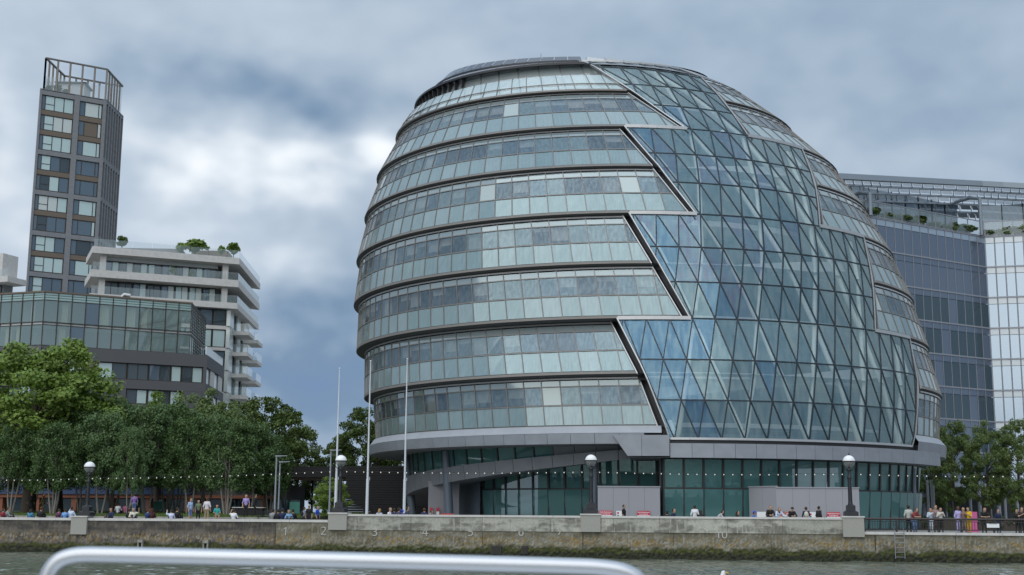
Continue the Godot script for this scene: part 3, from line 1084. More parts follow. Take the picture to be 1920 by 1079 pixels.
	glaze.call(-4.0, 62.0, 24.3, 3.5, 4.95, 7.1)
	glaze.call(-55.0, -4.6, 18.8, 4.55, 5.0, 7.6)
	var room := Geo.new()
	strip(room, -56, 70, 4.0, func(q): return foot(q, 13.0, GROUND), func(q): return foot(q, 13.0, 8.0))
	part(room, "lobby_wall", M.teal_board, egg)
	var lobby := Geo.new()
	strip(lobby, -56, 70, 4.0, func(q): return foot(q, 24.0, GROUND + 0.02), func(q): return foot(q, 13.0, GROUND + 0.02))
	part(lobby, "lobby_floor", M.soffit_grey, egg)
	var dark := Geo.new()
	strip(dark, -73, -55.2, 4.0, func(q): return foot(q, 19.2, GROUND), func(q): return foot(q, 19.2, 6.7))
	part(dark, "dark_wall", M.column_blue, egg)
	dark = Geo.new()
	strip(dark, -124, -62, 6.0, func(q): return foot(q, 17.0, GROUND), func(q): return foot(q, 17.0, 6.0))
	part(dark, "dark_wall", M.slate_glass_dark, egg)
	dark = Geo.new()
	dark.quad(foot(-4.4, 18.0, GROUND), foot(-4.4, 24.5, GROUND), foot(-4.4, 24.5, 7.6), foot(-4.4, 18.0, 7.6))
	part(dark, "end_wall", M.soffit_grey, egg)
	# leaning columns
	for q in [[836, 844, 110.0, 843.5, 0.36, 8.15], [762, 850, 120.0, 776, 0.36, 8.15], [1116, 862, 103.0, 1113.5, 0.27, 6.95], [1708, 862, 110.0, 1711, 0.36, 6.95], [1663, 862, 118.0, 1665, 0.3, 6.95]]:
		var head := over(q[0], q[1], q[2], q[5])
		var base := over(q[3], 966, q[2], GROUND)
		var g := Geo.new()
		g.tube([base, base.lerp(head, 0.5), head], [q[4], q[4], q[4] * 0.95], 16)
		part(g, "leaning_column", M.column_blue, egg)

# ------------------------------------------------------------------ river wall
func wall_colour(s: float, y: float, left_part: bool) -> Color:
	var n1 := noise.get_noise_2d(s * 0.5, y * 1.4)
	var n2 := noise.get_noise_2d(s * 2.4 + 50.0, y * 3.1)
	var n3 := noise2.get_noise_2d(s * 6.0, y * 0.7 + 9.0)
	var grain := noise.get_noise_2d(s * 9.0 + 7.0, y * 9.0)
	var base := Color(0.25, 0.235, 0.185).lerp(Color(0.12, 0.11, 0.075), clampf(0.45 + n1 * 1.1, 0, 1))
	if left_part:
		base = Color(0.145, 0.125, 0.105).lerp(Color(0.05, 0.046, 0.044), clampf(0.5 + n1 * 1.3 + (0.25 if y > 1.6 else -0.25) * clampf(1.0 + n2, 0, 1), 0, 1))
	base = base.lerp(Color(0.34, 0.325, 0.27), clampf(n3 * 1.7 - 0.22, 0, 0.8) * (0.25 if left_part else 0.8))
	base = base.lerp(Color(0.15, 0.115, 0.055), clampf(n2 * 1.4 + 0.05, 0, 0.6) * (1.0 if not left_part else 0.5))
	# lichen and salt crust above the weed
	var crust := exp(-pow((y - (1.13 + 0.12 * n1)) / 0.24, 2.0))
	base = base.lerp(Color(0.30, 0.185, 0.035), clampf(crust * (n2 * 2.6 + 0.05 + noise2.get_noise_2d(s * 0.22, 3.0) * 1.1), 0, 0.75))
	base = base.lerp(Color(0.33, 0.31, 0.25), clampf(crust * (grain * 2.0 + n3 * 1.2), 0, 0.8))
	# weed below the tide line
	var tide := 0.78 + 0.22 * n1 + 0.16 * n2
	var wet := clampf((tide - y) / 0.14, 0, 1)
	var weed := Color(0.028, 0.034, 0.009).lerp(Color(0.075, 0.085, 0.013), clampf(0.4 + n2 * 1.4 + grain * 0.8, 0, 1))
	if y < 0.42 + 0.15 * n1:
		weed = Color(0.012, 0.015, 0.007).lerp(Color(0.04, 0.045, 0.014), clampf(0.3 + grain * 1.6 + n2, 0, 1))
	base = base.lerp(weed, wet)
	return base * (0.86 * (1.0 + 0.45 * grain))

func parapet_slab(wall: Node3D, a: float, b: float) -> void:
	var front := 0.05 + rng.randf() * 0.015
	var tone := rng.randf_range(0.75, 1.1)
	var shade := rng.randf_range(-0.25, 0.25)
	var g := Geo.new()
	g.coloured = true
	g.tint = Color(0.33, 0.325, 0.28)
	g.hull([wall_point(a, 1.79, -front + 0.01), wall_point(b, 1.79, -front + 0.01), wall_point(b, 1.79, 0.35), wall_point(a, 1.79, 0.35), wall_point(a, 2.74, -front + 0.01), wall_point(b, 2.74, -front + 0.01), wall_point(b, 2.74, 0.35), wall_point(a, 2.74, 0.35)])
	var nx := int((b - a) / 0.085)
	var ny := 11
	for r in ny:
		for k in nx:
			var x0 := lerpf(a, b, float(k) / nx)
			var x1 := lerpf(a, b, float(k + 1) / nx)
			var y0 := lerpf(1.79, 2.74, float(r) / ny)
			var y1 := lerpf(1.79, 2.74, float(r + 1) / ny)
			var n1 := noise.get_noise_2d(x0 * 0.35 + 80.0, y0 * 1.1)
			var n2 := noise.get_noise_2d(x0 * 1.6, y0 * 2.6 + 30.0)
			var run := noise2.get_noise_2d(x0 * 4.0, y0 * 0.35 + 60.0)
			var soot := clampf(0.30 + n1 * 1.5 + n2 * 0.7 + shade + (0.22 if y0 < 2.25 + 0.25 * n1 else -0.15), 0, 1)
			var c := Color(0.40, 0.395, 0.34).lerp(Color(0.17, 0.165, 0.14), soot)
			c = c.lerp(Color(0.45, 0.44, 0.39), clampf(run * 1.6 - 0.25, 0, 0.6))
			g.tint = c * tone * (1.0 + 0.25 * noise.get_noise_2d(x0 * 9.0, y0 * 9.0))
			g.tint.a = 1.0
			g.quad(wall_point(x0, y0, -front), wall_point(x1, y0, -front), wall_point(x1, y1, -front), wall_point(x0, y1, -front))
	part(g, "parapet_slab", M.painted, wall)

func river_wall() -> void:
	var xa: float = wall_at(634).x            # under the second lamp: the parapet begins
	var xb: float = wall_at(1600).x           # under the fourth lamp: the parapet ends and the railing begins
	var wall := thing("river_wall", "long stained concrete river wall with green weed at the waterline", "river wall")
	# the face: fine relief and stains
	var g := Geo.new()
	g.coloured = true
	var step := 0.085
	var rows := 28
	var x0 := -50.0
	var cols := int(100.0 / step)
	for r in rows + 1:
		for k in cols + 1:
			var x := x0 + k * step
			var top := 2.30 if x < xa else 1.80
			var y := lerpf(-0.5, top, float(r) / rows)
			var rough := 0.02 * noise.get_noise_2d(x * 5.0, y * 5.0)
			if y < 0.85:
				rough = 0.11 * noise.get_noise_2d(x * 2.6, y * 4.0) - 0.05 * (0.85 - y)
			g.v.append(wall_point(x, y, rough))
			g.n.append(Vector3(-0.148, 0, 0.989))
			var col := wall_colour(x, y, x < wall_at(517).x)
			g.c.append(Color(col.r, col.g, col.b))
	for r in rows:
		for k in cols:
			var o := r * (cols + 1) + k
			g.i.append(o); g.i.append(o + cols + 2); g.i.append(o + 1)
			g.i.append(o); g.i.append(o + cols + 1); g.i.append(o + cols + 2)
	# real normals from the relief
	for r in range(1, rows):
		for k in range(1, cols):
			var o := r * (cols + 1) + k
			g.n[o] = (g.v[o + 1] - g.v[o - 1]).cross(g.v[o + cols + 1] - g.v[o - cols - 1]).normalized()
	part(g, "wall_face", M.painted, wall)
	for e in [[-400.0, -50.0, 2.3], [50.0, 400.0, 1.8]]:
		g = Geo.new()
		g.quad(wall_point(e[0], -0.5), wall_point(e[1], -0.5), wall_point(e[1], e[2]), wall_point(e[0], e[2]))
		part(g, "wall_extension", M.concrete, wall)
	# coping of the low stretch, parapet slabs and coping of the high stretch, coping under the railing
	var block := func(called: String, a: float, b: float, y0: float, y1: float, front: float, deep: float, m: Material):
		var q := Geo.new()
		q.hull([wall_point(a, y0, -front), wall_point(b, y0, -front), wall_point(b, y0, deep), wall_point(a, y0, deep), wall_point(a, y1, -front), wall_point(b, y1, -front), wall_point(b, y1, deep), wall_point(a, y1, deep)])
		part(q, called, m, wall)
	var x := -62.0
	while x < xa - 0.8:
		var e := minf(x + 2.9, xa - 0.7)
		block.call("coping_stone", x, e - 0.02, 2.29, 2.47, 0.07 + rng.randf() * 0.012, 0.42, M.pale_stone)
		x = e
	x = xa + 0.66
	while x < xb - 0.7:
		var e := minf(x + rng.randf_range(3.0, 5.4), xb - 0.66)
		if xb - 0.66 - e < 1.5:
			e = xb - 0.66
		parapet_slab(wall, x, e - 0.02)
		x = e
	x = xa + 0.66
	while x < xb - 0.7:
		var e := minf(x + 3.6, xb - 0.66)
		block.call("coping_stone", x, e - 0.015, 2.74, 2.88, 0.12 + rng.randf() * 0.01, 0.42, M.pale_stone)
		x = e
	x = xb + 0.66
	while x < 62.0:
		var e := x + 2.9
		block.call("coping_stone", x, e - 0.02, 1.79, 1.96, 0.09 + rng.randf() * 0.012, 0.42, M.pale_stone)
		x = e
	# joints of the wall below the parapet: real slots filled by dark stone
	for px in [517.0, 700.0, 905.0, 1093.0, 1262.0, 1445.0, 1640.0, 1790.0]:
		var p: float = wall_at(px).x
		block.call("expansion_joint", p - (0.03 if px in [517.0, 1093.0, 1640.0] else 0.012), p + (0.03 if px in [517.0, 1093.0, 1640.0] else 0.012), 0.6, 1.8 if p > xa else 2.29, 0.02, 0.1, M.iron_black)
	# plinths of the lamps
	var plinths := [[150.0, 1.45, 2.62, 1.20], [634.0, 1.78, 2.98, 1.32], [1108.0, 1.80, 3.02, 1.32], [1600.0, 1.62, 2.98, 1.36]]
	for q in plinths:
		var px: float = wall_at(q[0]).x
		var h: float = q[3] * 0.5
		block.call("lamp_plinth", px - h, px + h, q[1] - (0.15 if q[0] < 200 else 0.0), q[2] - 0.09, 0.22, 0.8, M.plinth_stone)
		block.call("plinth_cap", px - h - 0.05, px + h + 0.05, q[2] - 0.09, q[2], 0.27, 0.85, M.pale_stone)
	# painted depth marks on the face
	var font := SystemFont.new()
	font.font_names = PackedStringArray(["Droid Sans"])
	for q in [["1", 535, 997], ["2", 607, 996], ["3", 703, 998], ["4", 797, 998], ["5", 882, 998], ["6", 977, 998], ["7", 1050, 996], ["10", 1353, 1002]]:
		var t := TextMesh.new()
		t.text = q[0]
		t.font = font
		t.font_size = 48
		t.pixel_size = 0.0165
		t.depth = 0.02
		var o := put(t, "painted_number", M.chalk, wall)
		var far := wall_far(q[1])
		var p := at(q[1], q[2], far)
		o.position = wall_point(p.x, p.y, -0.045)
		o.rotation.y = WALL_TURN
		o.rotation.z = rng.randf_range(-0.06, 0.06)
	# ragged salt and paint runs
	# ladder
	var lad := thing("wall_ladder", "thin grey steel ladder fixed to the river wall below the railing", "ladder", wall_at(1685, 0.0, -0.16), WALL_TURN)
	for s in [-0.3, 0.3]:
		g = Geo.new()
		g.tube([Vector3(s, 0.25, 0), Vector3(s, 2.05, 0), Vector3(s, 2.2, -0.15), Vector3(s, 2.02, -0.3)], [0.025], 8)
		part(g, "stile", M.grey_post, lad)
	for k in 6:
		g = Geo.new()
		g.tube([Vector3(-0.3, 0.35 + k * 0.31, 0), Vector3(0.3, 0.35 + k * 0.31, 0)], [0.018], 6)
		part(g, "rung", M.grey_post, lad)
	# mooring blocks
	for q in [[267.0, "pale mooring bracket on the river wall between the first lamp and a plain stretch"], [389.0, "pale mooring bracket on the river wall below the three standing men"]]:
		var br := thing("mooring_bracket", q[1], "bracket", wall_at(q[0], 0.15, -0.02), WALL_TURN)
		g = Geo.new()
		g.box(Vector3(0, 0.62, 0.12), Vector3(0.40, 0.2, 0.3)); part(g, "cap", M.concrete, br)
		g = Geo.new()
		g.box(Vector3(-0.15, 0, 0.12), Vector3(0.09, 0.62, 0.22)); part(g, "leg", M.concrete, br)
		g = Geo.new()
		g.box(Vector3(0.15, 0, 0.12), Vector3(0.09, 0.62, 0.22)); part(g, "leg", M.concrete, br)
	# iron railing on the lower stretch to the right
	var rail := thing("iron_railing", "black iron railing on the river wall beside the last lamp plinth", "railing")
	var ra: float = xb + 0.72
	var posts := 0
	g = Geo.new()
	g.tube([wall_point(ra, 2.82, 0.12), wall_point(60, 2.82, 0.12)], [0.075], 10)
	part(g, "top_rail", M.rail_brown, rail)
	g = Geo.new()
	g.bar(wall_point(ra, 2.12, 0.12), wall_point(60, 2.12, 0.12), Vector3(0, 0, 1), 0.06, 0.06, 0.03)
	part(g, "bottom_rail", M.iron_black, rail)
	g = Geo.new()
	g.bar(wall_point(ra, 2.66, 0.12), wall_point(60, 2.66, 0.12), Vector3(0, 0, 1), 0.05, 0.05, 0.025)
	part(g, "middle_rail", M.iron_black, rail)
	var bm := Geo.new()
	bm.bar(Vector3(0, 2.13, 0), Vector3(0, 2.65, 0), Vector3(0, 0, 1), 0.032, 0.032, 0.016)
	var bmesh := bm.mesh()
	var k := 0
	x = ra
	while x < 46.0:
		if k % 12 == 0:
			g = Geo.new()
			g.box(wall_point(x, 1.96, 0.12), Vector3(0.12, 0.86, 0.12), WALL_TURN)
			part(g, "post", M.iron_black, rail)
		else:
			var o := put(bmesh, "baluster", M.iron_black, rail)
			o.position = wall_point(x, 0, 0.12)
			o.rotation.y = WALL_TURN
		x += 0.17
		k += 1
	var pl := thing("white_notice", "blank white notice plate hung on the iron railing", "notice", wall_at(1862, 2.30, 0.02), WALL_TURN)
	g = Geo.new(); g.box(Vector3(0, 0, 0.03), Vector3(0.78, 0.26, 0.03)); part(g, "plate", M.sign_white, pl)
	g = Geo.new(); g.box(Vector3(0, 0.22, 0.0), Vector3(0.5, 0.03, 0.1)); part(g, "clip", M.grey_post, pl)
	# dark outfalls in the weed
	for q in [[931.0, 0.25], [984.0, 0.25]]:
		var of := thing("outfall_flap", "dark square outfall flap low in the weedy wall below the %s chalk number" % ("sixth" if q[0] < 950 else "seventh"), "outfall", wall_at(q[0], q[1], -0.06), WALL_TURN)
		g = Geo.new(); g.box(Vector3(0, 0, 0), Vector3(0.75 if q[0] < 950 else 0.42, 0.55, 0.14)); part(g, "frame", M.iron_black, of)
		g = Geo.new(); g.box(Vector3(0, 0.07, 0.03), Vector3(0.5 if q[0] < 950 else 0.3, 0.4, 0.14)); part(g, "flap", M.rust, of)

# ------------------------------------------------------------------ facades
class Face:
	var o: Vector3
	var u: Vector3
	var n: Vector3
	var wide: float
	func p(s: float, y: float, out := 0.0) -> Vector3:
		return Vector3(o.x, 0, o.z) + u * s + n * out + Vector3(0, y, 0)
	func box(g: Geo, s0: float, y0: float, s1: float, y1: float, out0: float, out1: float) -> void:
		g.hull([p(s0, y0, out1), p(s1, y0, out1), p(s1, y0, out0), p(s0, y0, out0), p(s0, y1, out1), p(s1, y1, out1), p(s1, y1, out0), p(s0, y1, out0)])
	func rect(g: Geo, s0: float, y0: float, s1: float, y1: float, out: float) -> void:
		g.quad(p(s0, y0, out), p(s1, y0, out), p(s1, y1, out), p(s0, y1, out))

func face(x0: float, far0: float, x1: float, far1: float, row: float) -> Face:
	var f := Face.new()
	f.o = at(x0, row, far0)
	var b := at(x1, row, far1)
	var d := Vector3(b.x - f.o.x, 0, b.z - f.o.z)
	f.wide = d.length()
	f.u = d / f.wide
	f.n = Vector3(-f.u.z, 0, f.u.x)
	if f.n.z < 0 and absf(f.n.z) > 0.02:
		f.n = -f.n
	return f

func spot(f: Face, x: float, y: float) -> Vector2:       # where a sight line meets the facade: (along it, height)
	var s := sight(x, y)
	var d := Vector3(s.x, s.y, -1)
	var t := Vector3(f.o.x, 0, f.o.z).dot(f.n) / Vector3(d.x, 0, d.z).dot(f.n)
	return Vector2((Vector3(d.x, 0, d.z) * t - Vector3(f.o.x, 0, f.o.z)).dot(f.u), EYE + d.y * t)

func glazing(parent: Node, f: Face, s0: float, y0: float, s1: float, y1: float, splits: Array, mats: Array, frame: Material, out := -0.2, bar := 0.09, sash := 0.0, called := "window") -> MeshInstance3D:
	var g := Geo.new()
	f.box(g, s0, y0, s1, y0 + bar, out - 0.08, out + 0.05)
	f.box(g, s0, y1 - bar, s1, y1, out - 0.08, out + 0.05)
	var cuts := [0.0] + splits + [1.0]
	for k in cuts.size():
		var c := lerpf(s0 + bar * 0.5, s1 - bar * 0.5, cuts[k])
		f.box(g, c - bar * 0.5, y0 + bar, c + bar * 0.5, y1 - bar, out - 0.08, out + 0.045)
	var w := part(g, called, frame, parent)
	for k in cuts.size() - 1:
		var a := lerpf(s0 + bar * 0.5, s1 - bar * 0.5, cuts[k]) + bar * 0.5
		var b := lerpf(s0 + bar * 0.5, s1 - bar * 0.5, cuts[k + 1]) - bar * 0.5
		var m: Material = mats[k % mats.size()]
		var q := Geo.new()
		var lean := rng.randf_range(-0.012, 0.012)
		q.quad(f.p(a, y0 + bar, out - lean), f.p(b, y0 + bar, out + lean), f.p(b, y1 - bar, out + lean), f.p(a, y1 - bar, out - lean))
		part(q, "pane", m, w)
		if sash > 0.0 and k == int(cuts.size() / 2.0) - (1 if cuts.size() > 3 else 0):
			var h := Geo.new()
			f.box(h, a, lerpf(y0, y1, sash) - 0.04, b, lerpf(y0, y1, sash) + 0.04, out - 0.02, out + 0.05)
			part(h, "sash_bar", frame, w)
	return w

func pick(list: Array) -> Material:
	return M[list[rng.randi() % list.size()]]

func tower() -> void:
	var t := thing("residential_tower", "tall slim grey residential tower with two bays of windows and an open rooftop frame", "tower")
	var f := face(66, 195.0, 192, 200.5, 300)
	var r := face(192, 200.5, 226, 209.5, 300)
	r.n = Vector3(-r.u.z, 0, r.u.x)
	if r.n.x < 0:
		r.n = -r.n
	var top := spot(f, 73, 165).y
	var roof_front := spot(f, 200, 187).y
	top = (top + roof_front) * 0.5
	var wide := f.wide
	var deep := r.wide
	# the body, behind the windows
	var g := Geo.new()
	var c0 := f.p(0.15, GROUND, -0.45)
	var c1 := f.p(wide - 0.15, GROUND, -0.45)
	var c2 := r.p(deep, GROUND, -0.4)
	var c3 := c2 + (c0 - c1)
	var u := Vector3(0, top - GROUND - 0.1, 0)
	g.hull([c0, c1, c2, c3, c0 + u, c1 + u, c2 + u, c3 + u])
	part(g, "core_wall", M.interior_dark, t)
	g = Geo.new()
	g.hull([f.p(-0.01, top - 0.1, 0.03), f.p(wide + 0.02, top - 0.1, 0.03), r.p(deep, top - 0.1, 0.03), r.p(deep, top - 0.1, 0.03) + (f.p(0, 0) - f.p(wide, 0)), f.p(-0.01, top, 0.03), f.p(wide + 0.02, top, 0.03), r.p(deep, top, 0.03), r.p(deep, top, 0.03) + (f.p(0, 0) - f.p(wide, 0))])
	part(g, "roof_slab", M.grey_render, t)
	# piers
	var sl0 := spot(f, 77, 195).x
	var sl1 := spot(f, 139, 195).x
	var sr0 := spot(f, 149, 195).x
	var sr1 := spot(f, 193, 195).x
	for q in [[0.0, sl0], [sl1, sr0], [sr1, wide]]:
		g = Geo.new()
		f.box(g, q[0], GROUND, q[1], top, -0.5, 0.0)
		part(g, "pier", M.grey_render, t)
	var first := spot(f, 100, 180).y
	var pitch := (spot(f, 100, 180).y - spot(f, 94, 521).y) / 9.0
	var groups := [1, 0, 0, 1, 0, 1, 0, 1, 0, 1, 0, 0, 1, 0]
	for k in 14:
		var y1 := first - k * pitch
		var y0 := y1 - pitch * 0.76
		for q in [[sl0, sl1, [0.11, 0.40, 0.70]], [sr0, sr1, [0.24, 0.86]]]:
			g = Geo.new()
			if groups[k] == 1:
				f.box(g, q[0], y1 - 0.02, q[1], y1 + pitch * 0.22, -0.4, -0.02)
				part(g, "floor_beam", M.grey_render, t)
			else:
				f.box(g, q[0], y1, q[1], y1 + pitch * 0.23, -0.4, -0.14)
				part(g, "spandrel", M.brown_panel, t)
			var blind: bool = k in [0, 1, 2, 5, 8]
			var ms := []
			for c in 4:
				ms.append(pick(["flat_blind", "flat_pale", "flat_blind", "flat_blind"]) if blind and c > 0 else pick(["flat_dark", "flat_blue", "flat_blue", "flat_blind"]))
			ms[0] = M.flat_blue
			if k == 1 and q[2].size() == 2:
				ms[1] = M.brown_panel
			glazing(t, f, q[0] + 0.04, y0, q[1] - 0.04, y1 - 0.03, q[2], ms, M.bronze_dark, -0.26, 0.11, 0.42 if q[2].size() == 3 else 0.0)
	# the narrow right hand side: fins between brown panels
	for k in 8:
		var s := lerpf(0.0, deep, k / 7.0)
		g = Geo.new()
		r.box(g, s - 0.22 if k else 0.0, GROUND, s + 0.22 if k < 7 else deep, top, -0.4, 0.02)
		part(g, "side_fin", M.grey_render, t)
	for k in 5:
		g = Geo.new()
		var yb: float = first - [0, 3, 5, 7, 9][k] * pitch + pitch * 0.1
		r.box(g, 0.2, yb, deep, yb + 0.7, -0.42, -0.03)
		part(g, "side_beam", M.grey_render, t)
	for k in 7:
		g = Geo.new()
		r.rect(g, lerpf(0.0, deep, k / 7.0) + 0.23, GROUND, lerpf(0.0, deep, (k + 1) / 7.0) - 0.23, top - 0.2, -0.25)
		part(g, "side_panel", M.brown_panel if k > 3 else M.grey_render, t)
	# open frame on the roof
	var head := spot(f, 80, 104).y - 0.1
	var rear := c3 - c0
	var corner := [f.p(0.55, 0, -0.35), f.p(wide - 0.1, 0, -0.35), r.p(deep - 0.3, 0, -0.35)]
	var lines := [[corner[0], corner[1], 5], [corner[1], corner[2], 6], [corner[0], corner[0] + rear * 0.97, 5], [corner[0] + rear * 0.97, corner[2], 5]]
	for q in lines:
		var a: Vector3 = q[0]
		var b: Vector3 = q[1]
		g = Geo.new()
		g.bar(a + Vector3(0, head, 0), b + Vector3(0, head, 0), Vector3(0, 1, 0), 0.30, 0.22, 0.0)
		part(g, "top_rail", M.bronze, t)
		for k in q[2]:
			var p := a.lerp(b, float(k) / q[2])
			g = Geo.new()
			g.box(p + Vector3(0, top, 0), Vector3(0.24, head - top - 0.2, 0.24))
			part(g, "frame_post", M.bronze, t)
			var e := a.lerp(b, float(k + 1) / q[2])
			g = Geo.new()
			g.quad(p.lerp(e, 0.05) + Vector3(0, top + 0.05, 0), p.lerp(e, 0.95) + Vector3(0, top + 0.05, 0), p.lerp(e, 0.95) + Vector3(0, top + (head - top) * (0.42 if q[2] == 5 else 0.97), 0), p.lerp(e, 0.05) + Vector3(0, top + (head - top) * (0.42 if q[2] == 5 else 0.97), 0))
			part(g, "glass_screen", M.screen_glass, t)
	var pent := f.p(wide * 0.62, top, -5.5)
	g = Geo.new(); g.box(pent, Vector3(4.4, 2.9, 3.6), 0.05); part(g, "penthouse_wall", M.slab_white, t)
	g = Geo.new(); g.box(pent + Vector3(0, 2.9, 0), Vector3(5.0, 0.2, 4.2), 0.05); part(g, "penthouse_roof", M.iron_black, t)
	g = Geo.new(); g.box(pent + Vector3(-1.0, 0.1, 1.82), Vector3(1.6, 2.2, 0.06), 0.05); part(g, "penthouse_door", M.flat_blue, t)
	for k in 3:
		shrub(f.p(1.6 + k * 1.35, top, -1.5 - 0.3 * k), 1.3 + 0.4 * (k % 2), 1.0, "leaf_lime", ["low dark green shrub in the tower roof frame beside the left post", "bushy green shrub in the middle of the tower roof planter", "green shrub beside the tower penthouse"][k])

func balcony_block() -> void:
	var t := thing("balcony_apartment_block", "pale stone apartment block with deep balcony slabs and glass balustrades", "apartment block")
	var f := face(172, 168.0, 449, 175.5, 480)
	var r := face(449, 175.5, 490, 196.0, 480)
	r.n = Vector3(-r.u.z, 0, r.u.x)
	if r.n.x < 0:
		r.n = -r.n
	var rows := [[484, 496], [526, 539], [569, 580], [611, 618], [652, 658], [694, 699], [735, 740], [776, 781], [818, 823]]
	var wide := f.wide
	var deep := r.wide
	var ys := []
	for q in rows:
		ys.append([spot(f, 449, q[1]).y, spot(f, 449, q[0]).y])
	var g := Geo.new()
	var inset := 2.0
	var c0 := f.p(1.6, GROUND, -inset - 1.0)
	var c1 := f.p(wide - 2.0, GROUND, -inset - 1.0)
	var c2 := r.p(deep - 1.0, GROUND, -inset - 1.0)
	var c3 := c2 + (c0 - c1)
	var u := Vector3(0, ys[0][0] - GROUND - 0.05, 0)
	g.hull([c0, c1, c2, c3, c0 + u, c1 + u, c2 + u, c3 + u])
	part(g, "core_wall", M.interior, t)
	for k in ys.size():
		var y0: float = ys[k][0]
		var y1: float = ys[k][1]
		var a := 0.0 if k < 3 else f.wide * 0.55
		var out := 0.0 if k < 3 else -1.15
		g = Geo.new()
		var far_l := f.p(a, 0, -9.0)
		g.hull([f.p(a, y0, out), f.p(wide + (0.0 if k < 3 else -0.7), y0, out), r.p(deep, y0, 0.0 if k < 3 else -0.9), Vector3(far_l.x, y0, far_l.z), f.p(a, y1, out), f.p(wide + (0.0 if k < 3 else -0.7), y1, out), r.p(deep, y1, 0.0 if k < 3 else -0.9), Vector3(far_l.x, y1, far_l.z)])
		part(g, "floor_slab", M.pale_stone, t)
		if k < 3:
			var h := 1.05
			var ss := 0.1
			while ss < wide - 0.3:
				var e := minf(ss + 2.5, wide - 0.08)
				g = Geo.new()
				f.rect(g, ss + 0.03, y1 + 0.01, e - 0.03, y1 + h, -0.12)
				part(g, "balustrade_pane", M.rail_glass, t)
				ss = e
			ss = 0.1
			while ss < deep - 0.3:
				var e := minf(ss + 2.9, deep - 0.08)
				g = Geo.new()
				r.rect(g, ss + 0.03, y1 + 0.01, e - 0.03, y1 + h, -0.1)
				part(g, "balustrade_pane", M.rail_glass if k == 0 else M.flat_pale, t)
				ss = e
		if k < ys.size() - 1:
			var yb: float = ys[k + 1][1]
			var yt: float = y0
			if k < 2:
				var n := 8
				for c in n:
					var a0 := lerpf(1.9, wide - 2.6, float(c) / n)
					var a1 := lerpf(1.9, wide - 2.6, float(c + 1) / n)
					glazing(t, f, a0 + 0.05, yb + 0.05, a1 - 0.05, yt - (0.55 if k == 0 else 0.1), [0.5], [pick(["flat_blind", "flat_dark", "flat_blue"]), pick(["flat_blind", "flat_pale", "flat_dark"])], M.bronze_dark, -2.2, 0.09)
				if k == 0:
					g = Geo.new()
					f.box(g, 1.7, yt - 0.5, wide - 2.5, yt - 0.02, -2.4, -2.05)
					part(g, "awning_box", M.slab_white, t)
				for c in [1.15, wide - 2.05]:
					g = Geo.new()
					f.box(g, c, yb, c + 0.75, yt, -1.5, -0.75)
					part(g, "stone_column", M.pale_stone, t)
			else:
				var a0 := wide * 0.56
				for c in 4:
					var b0 := lerpf(a0, wide - 1.2, c / 4.0)
					var b1 := lerpf(a0, wide - 1.2, (c + 1) / 4.0)
					glazing(t, f, b0 + 0.04, yb + 0.04, b1 - 0.04, yt - 0.04, [], [M.flat_blind if k in [3, 5] else pick(["flat_dark", "flat_blue"])], M.bronze_dark, -1.35, 0.09)
			# side wall: white panels and dark windows
			for c in 6:
				var b0 := lerpf(0.6, deep - 1.2, c / 6.0)
				var b1 := lerpf(0.6, deep - 1.2, (c + 1) / 6.0)
				if k < 2:
					glazing(t, r, b0, yb + 0.05, b1, yt - 0.05, [0.5], [pick(["flat_dark", "flat_blue"])], M.bronze_dark, -2.3, 0.09)
				elif c % 2 == 0:
					g = Geo.new(); r.box(g, b0, yb, b1, yt, -1.5, -1.0); part(g, "white_panel", M.flat_pale, t)
				else:
					glazing(t, r, b0, yb + 0.05, b1, yt - 0.05, [0.5], [pick(["flat_dark", "flat_blind"])], M.bronze_dark, -1.3, 0.09)
			# projecting balconies down the side
			if k >= 2:
				for c in 2:
					var b0 := 3.2 + c * 9.0
					g = Geo.new()
					r.box(g, b0, ys[k + 1][0] - 0.35, b0 + 5.2, ys[k + 1][0] + 0.15, -1.0, 1.15)
					var bal := part(g, "balcony", M.pale_stone, t)
					var h := Geo.new()
					r.rect(h, b0 + 0.05, ys[k + 1][0] + 0.16, b0 + 5.15, ys[k + 1][0] + 1.25, 1.1)
					part(h, "balcony_glass", M.rail_glass, bal)
					h = Geo.new()
					var y2: float = ys[k + 1][0]
					h.quad(r.p(b0 + 0.05, y2 + 0.16, -0.9), r.p(b0 + 0.05, y2 + 0.16, 1.1), r.p(b0 + 0.05, y2 + 1.25, 1.1), r.p(b0 + 0.05, y2 + 1.25, -0.9))
					part(h, "balcony_glass", M.rail_glass, bal)
	var ry: float = ys[0][1]
	g = Geo.new()
	g.box(f.p(wide * 0.86, ry, -6.0), Vector3(5.0, 1.5, 4.0), 0.05)
	part(g, "roof_plant_room", M.brown_panel, t)
	g = Geo.new()
	g.box(f.p(wide * 0.42, ry, -5.0), Vector3(9.0, 0.9, 4.0), 0.05)
	part(g, "roof_screen", M.grey_render, t)
	var names := ["round green shrub on the roof terrace of the balcony block", "yellow green shrub on the balcony block roof beside the round shrub", "small leafy potted tree at the roof corner of the balcony block", "dark shrub at the far roof corner of the balcony block beside the tower", "small round bush on the roof between the shrub and the potted tree"]
	var spots := [[wide * 0.70, -1.6, 2.6, 1.7], [wide * 0.60, -1.5, 1.9, 1.0], [wide * 0.965, -0.9, 2.5, 0.9], [wide * 0.2, -1.4, 2.1, 0.9], [wide * 0.88, -1.0, 1.9, 0.7]]
	for k in 5:
		shrub(f.p(spots[k][0], ry, spots[k][1]), spots[k][2], spots[k][3], "leaf_plane" if k != 3 else "leaf_lime", names[k])
	shrub(f.p(wide * 0.55, ys[1][1], -1.1), 1.5, 0.7, "leaf_plane", "spiky potted plant on the upper balcony of the balcony block")
